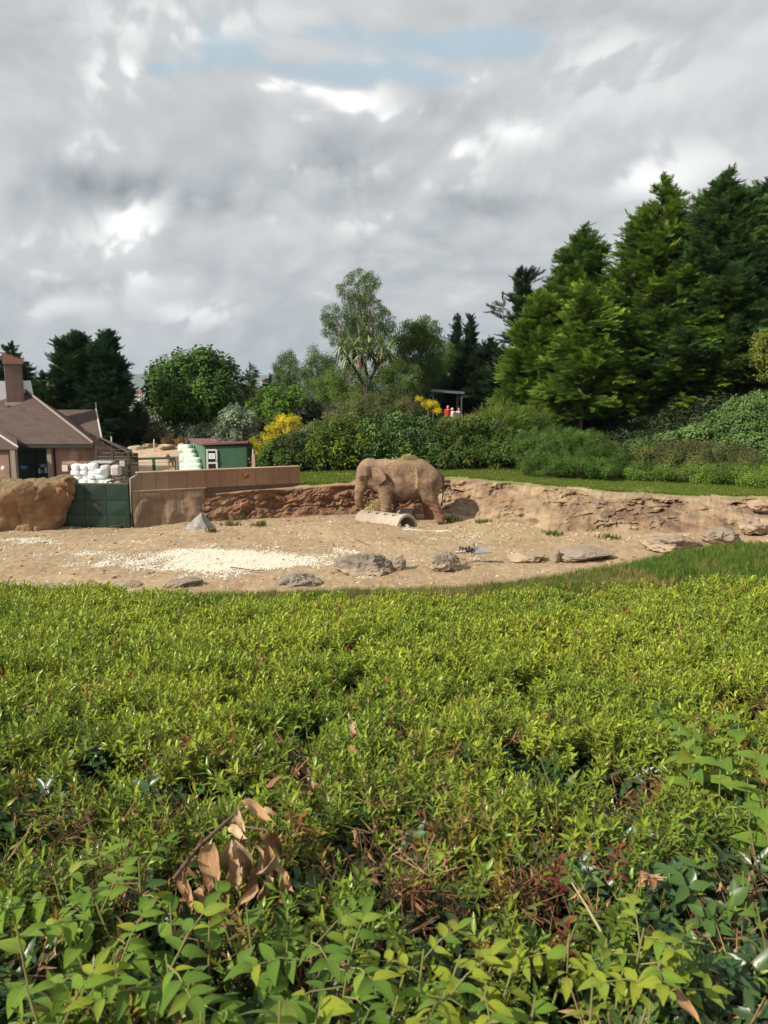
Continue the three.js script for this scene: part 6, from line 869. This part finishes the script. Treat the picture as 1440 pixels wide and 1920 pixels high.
  const veins = noiseTexture(256, (u, v) => { const a = Math.abs(u - 0.5), s = Math.abs(((v * 8 + a * 5) % 1 + 1) % 1 - 0.5); const k = 0.93 + 0.09 * torus(u, v, 6, 3) + (a < 0.025 ? 0.2 : 0) + (s < 0.06 ? 0.1 : 0) - 0.35 * clamp(torus(u, v, 9, 3, 21) * 2.4 - 0.35, 0, 1); return [k * 0.85, k * 0.85, k * 0.8]; }, 1);
  const soft = [[0.2, 0.32, 0.045], [0.27, 0.36, 0.055], [0.14, 0.25, 0.04], [0.33, 0.39, 0.045]].map((c) => leafMat(c, { map: veins, transmission: 0.33, roughness: 1, specularIntensity: 0.22 })), stemM = std([0.2, 0.2, 0.06], { roughness: 0.7 });
  const hit = (px, py, h) => { const r = ray(px, py); let D = 0.6; while (D < 8 && EYE + r[1] * D > hedgeTop(r[0] * D, D) + h) D += 0.005; return D; };
  function seedling(label, spots, tone, seed) {
    spots = spots.map(([a, b, c, n, L, y], k) => [a, b + (seed === 6 ? 0 : 12), hit(a, b + 12, seed === 6 ? 0.11 : 0.06 + 0.02 * (k % 3)), n + (seed === 6 ? 4 : 0), L * (seed === 6 ? 1.1 : 0.82), y]);
    const Q = rng(seed), t = thing('seedling', label, 'seedling', V(0, 0, 0)), o = at(spots[0][0], spots[0][1], spots[0][2]); t.position.set(o.x, hedgeTop(o.x, -o.z) - 0.2, o.z);
    for (const [px, py, D, nl, L, ty] of spots) {
      const tip = at(px, py, D), y0 = hedgeTop(tip.x, D) - 0.2, root = V(tip.x + (Q() - 0.5) * 0.06, Math.min(y0, tip.y - 0.08), tip.z - 0.03 + (Q() - 0.5) * 0.05), P = (k) => root.clone().lerp(tip, k).add(V(0.02 * Math.sin(k * 3 + seed), 0, 0.015 * Math.sin(k * 5))).sub(t.position);
      part(t, 'stem', tube([0, 0.3, 0.6, 1].map(P), [0.0035, 0.003, 0.0025, 0.0015], 5), stemM);
      const put = (p, d, len, up) => { const [X, Y, Z] = basis(d, up), l = part(t, 'leaf', leafG[Math.floor(Q() * 3)], soft[Q() < 0.6 ? tone : Math.floor(Q() * 4)]); m4.makeBasis(X, Y, Z); l.quaternion.setFromRotationMatrix(m4); l.position.copy(p); l.scale.set(len, len, len * (ty === 1 ? 1.25 : 1)); };
      if (ty === 0) for (let k = 0; k < nl; k++) { // pinnate leaves
        const a = k * 2.4 + Q(), e = 0.15 + 0.5 * Q(), d = V(Math.cos(a) * Math.cos(e), Math.sin(e), Math.sin(a) * Math.cos(e)), b = P(0.75 + 0.25 * k / nl), len = L * (2.2 + 0.8 * Q()), end = b.clone().addScaledVector(d, len).add(V(0, -0.02, 0)), mid = b.clone().lerp(end, 0.5).add(V(0, 0.01, 0));
        part(t, 'leaf_stalk', tube([b, mid, end], [0.0018, 0.0015, 0.001], 4), stemM); const side = new V3().crossVectors(d, V(0, 1, 0)).normalize();
        for (let j = 1; j <= 3; j++) { const q = j / 3.3, c = b.clone().lerp(end, q).add(V(0, 0.008 * (1 - Math.abs(2 * q - 1)), 0)); for (const s of [-1, 1]) put(c, d.clone().multiplyScalar(0.55).addScaledVector(side, s).add(V(0, (Q() - 0.6) * 0.5, 0)), L * (0.7 + 0.45 * Q()), V((Q() - 0.5) * 1.5, 1, (Q() - 0.5) * 1.5)); } put(end, d.clone().add(V(0, -0.15, 0)), L * 1.05, V(0, 1, 0));
      } else for (let k = 0; k < nl; k++) { const h = 0.45 + 0.55 * k / nl, a = (k >> 1) * 1.57 + (k & 1) * Math.PI + Q() * 0.5, e = 0.1 + 0.35 * h + (Q() - 0.5) * 0.3; put(P(h), V(Math.cos(a) * Math.cos(e), Math.sin(e), Math.sin(a) * Math.cos(e)), L * (1.25 - 0.45 * h) * (0.8 + 0.4 * Q()), V((Q() - 0.5) * 1.5, 1, (Q() - 0.5) * 1.5)); }
    }
  }
  seedling('soft green seedling thicket in the near corner below the dead brown leaves', [[110, 1640, 1.28, 3, 0.052, 0], [190, 1690, 1.2, 3, 0.05, 0], [40, 1735, 1.14, 6, 0.075, 1], [150, 1760, 1.1, 8, 0.06, 1], [225, 1790, 1.06, 4, 0.05, 0], [60, 1850, 1.0, 6, 0.07, 1], [170, 1850, 1.0, 7, 0.06, 1], [120, 1910, 0.95, 3, 0.05, 0]], 0, 1);
  seedling('seedling with broad green leaves hanging over the dead brown leaves', [[335, 1690, 1.22, 7, 0.06, 1], [420, 1640, 1.25, 4, 0.07, 1], [330, 1790, 1.08, 4, 0.052, 0], [410, 1725, 1.16, 5, 0.07, 1], [480, 1700, 1.2, 4, 0.06, 1], [275, 1610, 1.32, 3, 0.042, 0]], 2, 2);
  seedling('seedling with dull green leaves beside the dark hollow at the lower edge', [[545, 1735, 1.12, 6, 0.066, 1], [590, 1750, 1.1, 4, 0.05, 0], [530, 1880, 0.98, 5, 0.08, 1], [610, 1870, 0.99, 6, 0.065, 1], [660, 1800, 1.05, 4, 0.048, 0], [380, 1900, 0.96, 5, 0.066, 1], [300, 1880, 0.98, 4, 0.06, 1]], 2, 3);
  seedling('yellow green seedling cluster in the middle of the lower edge', [[850, 1790, 1.06, 6, 0.055, 1], [900, 1850, 1.0, 4, 0.046, 0], [950, 1810, 1.05, 7, 0.06, 1], [820, 1860, 0.99, 4, 0.05, 0], [990, 1870, 0.98, 6, 0.055, 1], [740, 1830, 1.02, 5, 0.05, 1], [780, 1780, 1.08, 3, 0.042, 0]], 3, 4);
  seedling('bright yellow green seedling with many leaflets beside the reddish sprig', [[1050, 1750, 1.12, 4, 0.046, 0], [1120, 1760, 1.1, 8, 0.055, 1], [1190, 1740, 1.13, 4, 0.042, 0], [1150, 1820, 1.04, 8, 0.05, 1], [1220, 1800, 1.06, 4, 0.042, 0], [1090, 1850, 1.0, 6, 0.05, 1], [1200, 1880, 0.98, 7, 0.042, 1], [1265, 1770, 1.1, 5, 0.048, 1]], 3, 5);
  seedling('fresh green seedling group in the hedge by the picture edge', [[1235, 1310, 2.0, 6, 0.075, 1], [1300, 1360, 1.86, 8, 0.07, 1], [1290, 1400, 1.78, 8, 0.075, 1], [1350, 1420, 1.72, 7, 0.07, 1], [1385, 1345, 1.85, 6, 0.075, 1], [1420, 1400, 1.72, 8, 0.07, 1], [1425, 1490, 1.56, 9, 0.072, 1], [1400, 1465, 1.6, 7, 0.07, 1]], 0, 6);
  seedling('single round leaved seedling low at the picture edge', [[1410, 1630, 1.32, 4, 0.062, 1], [1435, 1690, 1.22, 5, 0.05, 1]], 2, 7);

  // ---- dead branch with big curled leaves, and single dead leaves
  const crumple = (g, k) => { const p = g.attributes.position; for (let i = 0; i < p.count; i++) { const x = p.getX(i), z = p.getZ(i); p.setXYZ(i, x + 0.06 * fbm(x * 5 + k * 7, z * 5, 1, 2), p.getY(i) + 0.22 * fbm(x * 3.2 + k * 5, z * 4.5, k, 3), z * (1 + 0.9 * fbm(x * 4 + k * 3, 2, k, 2)) + 0.12 * Math.sin(x * 4 + k)); } g.computeVertexNormals(); return g; };
  const dryG = [0, 1, 2, 3, 4, 5].map((k) => { k %= 3; const g = new GB(); leafInto(g, V(0, 0, 0), V(1, 0, 0), V(0, 1, 0), 1, [0.42, 0.36, 0.46][k], { segs: 8, fold: [0.9, 0.6, 1.2][k], bend: [0.6, -0.35, 0.8][k] }); return g.geo(); }).map(crumple), dryT = noiseTexture(256, (u, v) => { const a = Math.abs(u - 0.5), k = 0.78 + 0.55 * torus(u, v, 5, 5, 4) + (a < 0.03 ? 0.15 : 0) - 0.5 * clamp(torus(u, v, 7, 3, 30) * 3 - 0.4, 0, 1); return [k, k * 0.96, k * 0.9]; }, 1), dryM = [[0.46, 0.27, 0.13], [0.62, 0.42, 0.24], [0.25, 0.115, 0.055], [0.5, 0.35, 0.22]].map((c) => { const m = std(c, { side: THREE.DoubleSide, roughness: 0.75, map: dryT }); return m; });
  const lay = (parent, px, py, D, dx, dy, dz, L, mi, gi, off) => { const p = at(px, py, D), [X, Y, Z] = basis(V(dx, dy, dz), V(0.2, 0.7, 0.7)); if (off) p.sub(off); const l = part(parent, 'dead_leaf', dryG[(gi + 3 * (Math.round(px + py) & 1)) % 6], dryM[mi]); m4.makeBasis(X, Y, Z); l.quaternion.setFromRotationMatrix(m4); l.position.copy(p); l.rotateX(((px * 7 + py * 3) % 20 - 10) * 0.09); l.scale.set(L, L, L * (0.75 + ((px + py) % 5) * 0.12)); return l; };
  { const dD = hit(440, 1590, 0.055) - 1.36, o = at(440, 1600, 1.36 + dD), t = thing('dead_branch', 'dead twig with a bunch of large curled brown leaves caught in the hedge', 'branch', o), rel = (px, py, D) => at(px, py, D + dD).sub(o);
    part(t, 'twig', tube([rel(325, 1650, 1.3), rel(370, 1590, 1.36), rel(425, 1540, 1.42), rel(470, 1500, 1.5)], [0.005, 0.0045, 0.004, 0.002], 6), std([0.13, 0.07, 0.05])); part(t, 'twig', tube([rel(420, 1545, 1.42), rel(500, 1556, 1.42), rel(525, 1640, 1.34)], [0.004, 0.003, 0.0015], 5), std([0.15, 0.09, 0.06]));
    [[435, 1575, -0.1, -1, 0.3, 0.095, 1, 0], [412, 1582, -0.3, -1, 0.3, 0.1, 0, 1], [448, 1572, 0.2, -1, 0.35, 0.09, 3, 2], [425, 1558, 1, -0.25, 0.2, 0.05, 1, 1], [448, 1512, 0.1, -1, 0.1, 0.06, 1, 1], [450, 1505, 1, -0.8, 0.1, 0.08, 0, 1], [480, 1580, 0.5, -1, 0.4, 0.085, 1, 2], [505, 1585, 0.2, -1, 0.2, 0.08, 0, 0], [520, 1600, -0.5, -1, 0.3, 0.075, 3, 0], [345, 1625, 0.15, -1, 0.4, 0.085, 0, 1], [375, 1655, 0.3, -1, 0.4, 0.07, 2, 0], [400, 1640, -0.1, -1, 0.4, 0.07, 0, 2], [470, 1625, -0.2, -1, 0.4, 0.08, 2, 1], [495, 1640, 0.1, -1, 0.5, 0.07, 3, 2], [530, 1640, 0.3, -0.8, 0.3, 0.055, 0, 0], [460, 1560, -0.4, -0.9, 0.5, 0.08, 2, 1], [490, 1560, 0.7, -0.6, 0.2, 0.07, 2, 2], [425, 1610, 0.4, -0.9, 0.6, 0.08, 0, 2], [455, 1610, -0.3, -0.8, 0.6, 0.075, 3, 0], [510, 1625, 0.6, -0.7, 0.4, 0.07, 0, 1], [360, 1675, 0.9, -0.4, 0.3, 0.06, 0, 2], [480, 1655, -0.6, -0.5, 0.5, 0.06, 1, 1], [540, 1660, -0.2, -1, 0.2, 0.06, 2, 2]].forEach(([px, py, dx, dy, dz, L, mi, gi], k) => lay(t, px, py, dD + 1.37 - (py - 1560) * 0.0006 - 0.012 * (k % 3), dx, dy, dz, L, mi, gi, o)); }
  const loner = (label, px, py, dx, dy, dz, L, mi, gi) => { const r = ray(px, py); let D = 1; for (let k = 0; k < 400; k++) { D += 0.012; if (EYE + r[1] * D < hedgeTop(r[0] * D, D) + 0.045) break; } const l = solo('dead_leaf', label, 'dead leaf', dryG[gi], dryM[mi], at(px, py, D)); const [X, Y, Z] = basis(V(dx, dy, dz), V(0.1, 0.8, 0.6)); m4.makeBasis(X, Y, Z); l.quaternion.setFromRotationMatrix(m4); l.scale.setScalar(L); };
  loner('curled tan dead leaf standing upright in the middle of the hedge', 664, 1350, -0.1, -1, 0.3, 0.062, 1, 1);
  loner('small brown dead leaf lying just under the upright tan one', 652, 1398, 1, -0.2, 0.4, 0.045, 0, 0);
  loner('pale yellow dead leaf above the dead branch', 585, 1462, 0.1, -1, 0.3, 0.042, 1, 0);
  loner('short bright tan dead leaf next to the top of the dead branch', 493, 1516, 1, -0.1, 0.3, 0.04, 1, 0);
  loner('dark red dead leaf hanging beside the dead branch', 540, 1500, 0.35, -1, 0.2, 0.085, 2, 1);
  loner('wine red leaf flat among shoots above the dead branch', 500, 1470, 1, 0.3, 0.3, 0.06, 2, 1);
  loner('orange tan scrap of leaf far up in the hedge', 1240, 1206, 1, 0.1, 0.3, 0.05, 1, 0);
  loner('long thin tan dead leaf at the foot of the many leafleted seedling', 1272, 1850, 0.3, -1, 0.3, 0.05, 0, 1);
  // dried flower head and reddish sprigs
  { const p = at(1218, 1578, 1.4); p.y = hedgeTop(p.x, -p.z) + 0.05; const t = thing('dried_flower', 'dried rust brown flower head in the dark part of the hedge', 'dead flower', p); for (let k = 0; k < 8; k++) { const a = k / 8 * 6.283, [X, Y, Z] = basis(V(Math.cos(a), -0.35 + Math.sin(a) * 0.5 - 0.2, 0.5 + Math.sin(a) * 0.3), V(0, 0.6, 0.8)), l = part(t, 'petal', dryG[k % 3], dryM[k % 2 ? 0 : 2]); m4.makeBasis(X, Y, Z); l.quaternion.setFromRotationMatrix(m4); l.scale.set(0.032, 0.02, 0.04); } part(t, 'stalk', tube([V(0, 0, 0), V(-0.01, -0.05, -0.03), V(-0.02, -0.14, -0.05)], [0.002, 0.002, 0.002], 4), dryM[0]); for (let k = 0; k < 5; k++) part(t, 'dry_stem', tube([V(0, 0, 0.01), V((k - 2) * 0.014, 0.012 + 0.008 * (k % 2), 0.03)], [0.0012, 0.0008], 4), dryM[1]); }
  const redM = [[0.14, 0.025, 0.018], [0.2, 0.05, 0.025], [0.15, 0.09, 0.03]].map((c) => leafMat(c, { specularIntensity: 0.3, transmission: 0.2 }));
  [['wine red sprig standing beside the thin pale stem', 1065, 1650, 1.26], ['red tipped sprig pair above the dried flower head', 1160, 1535, 1.5], ['dull red sprig among dark leaves near the middle', 1050, 1540, 1.48], ['reddish brown sprig in the upper middle of the hedge', 345, 1310, 2.15]].forEach(([label, px, py, D], s) => { const Q = rng(70 + s), p = at(px, py, D); p.y = hedgeTop(p.x, -p.z) + 0.045; const t = thing('red_sprig', label, 'sprig', p); part(t, 'stem', tube([V(0.01, -0.16, -0.02), V(0, -0.06, 0), V(0, 0.02, 0)], [0.002, 0.0018, 0.001], 4), redM[2]); for (let k = 0; k < 15; k++) { const a = k * 2.4, h = -0.06 + 0.075 * k / 15, e = 0.2 + 0.8 * k / 15, [X, Y, Z] = basis(V(Math.cos(a) * Math.cos(e), Math.sin(e), Math.sin(a) * Math.cos(e)), V(0, 1, 0.01)), l = part(t, 'leaf', leafG[k % 3], redM[k % 3]); m4.makeBasis(X, Y, Z); l.quaternion.setFromRotationMatrix(m4); l.position.set(0, h, 0); l.scale.set(0.03, 0.026, 0.024); } });
  solo('pale_stem', 'single pale bare stem slanting up beside the wine red sprig', 'stem', tube([at(1128, 1748, 1.14), at(1100, 1700, 1.2), at(1072, 1655, 1.27)].map((q, k, a) => q.clone().sub(at(1100, 1700, 1.2))), [0.0026, 0.0022, 0.0015], 5), std([0.36, 0.32, 0.16]), at(1100, 1700, 1.2));
}
renderer.render(scene, camera);
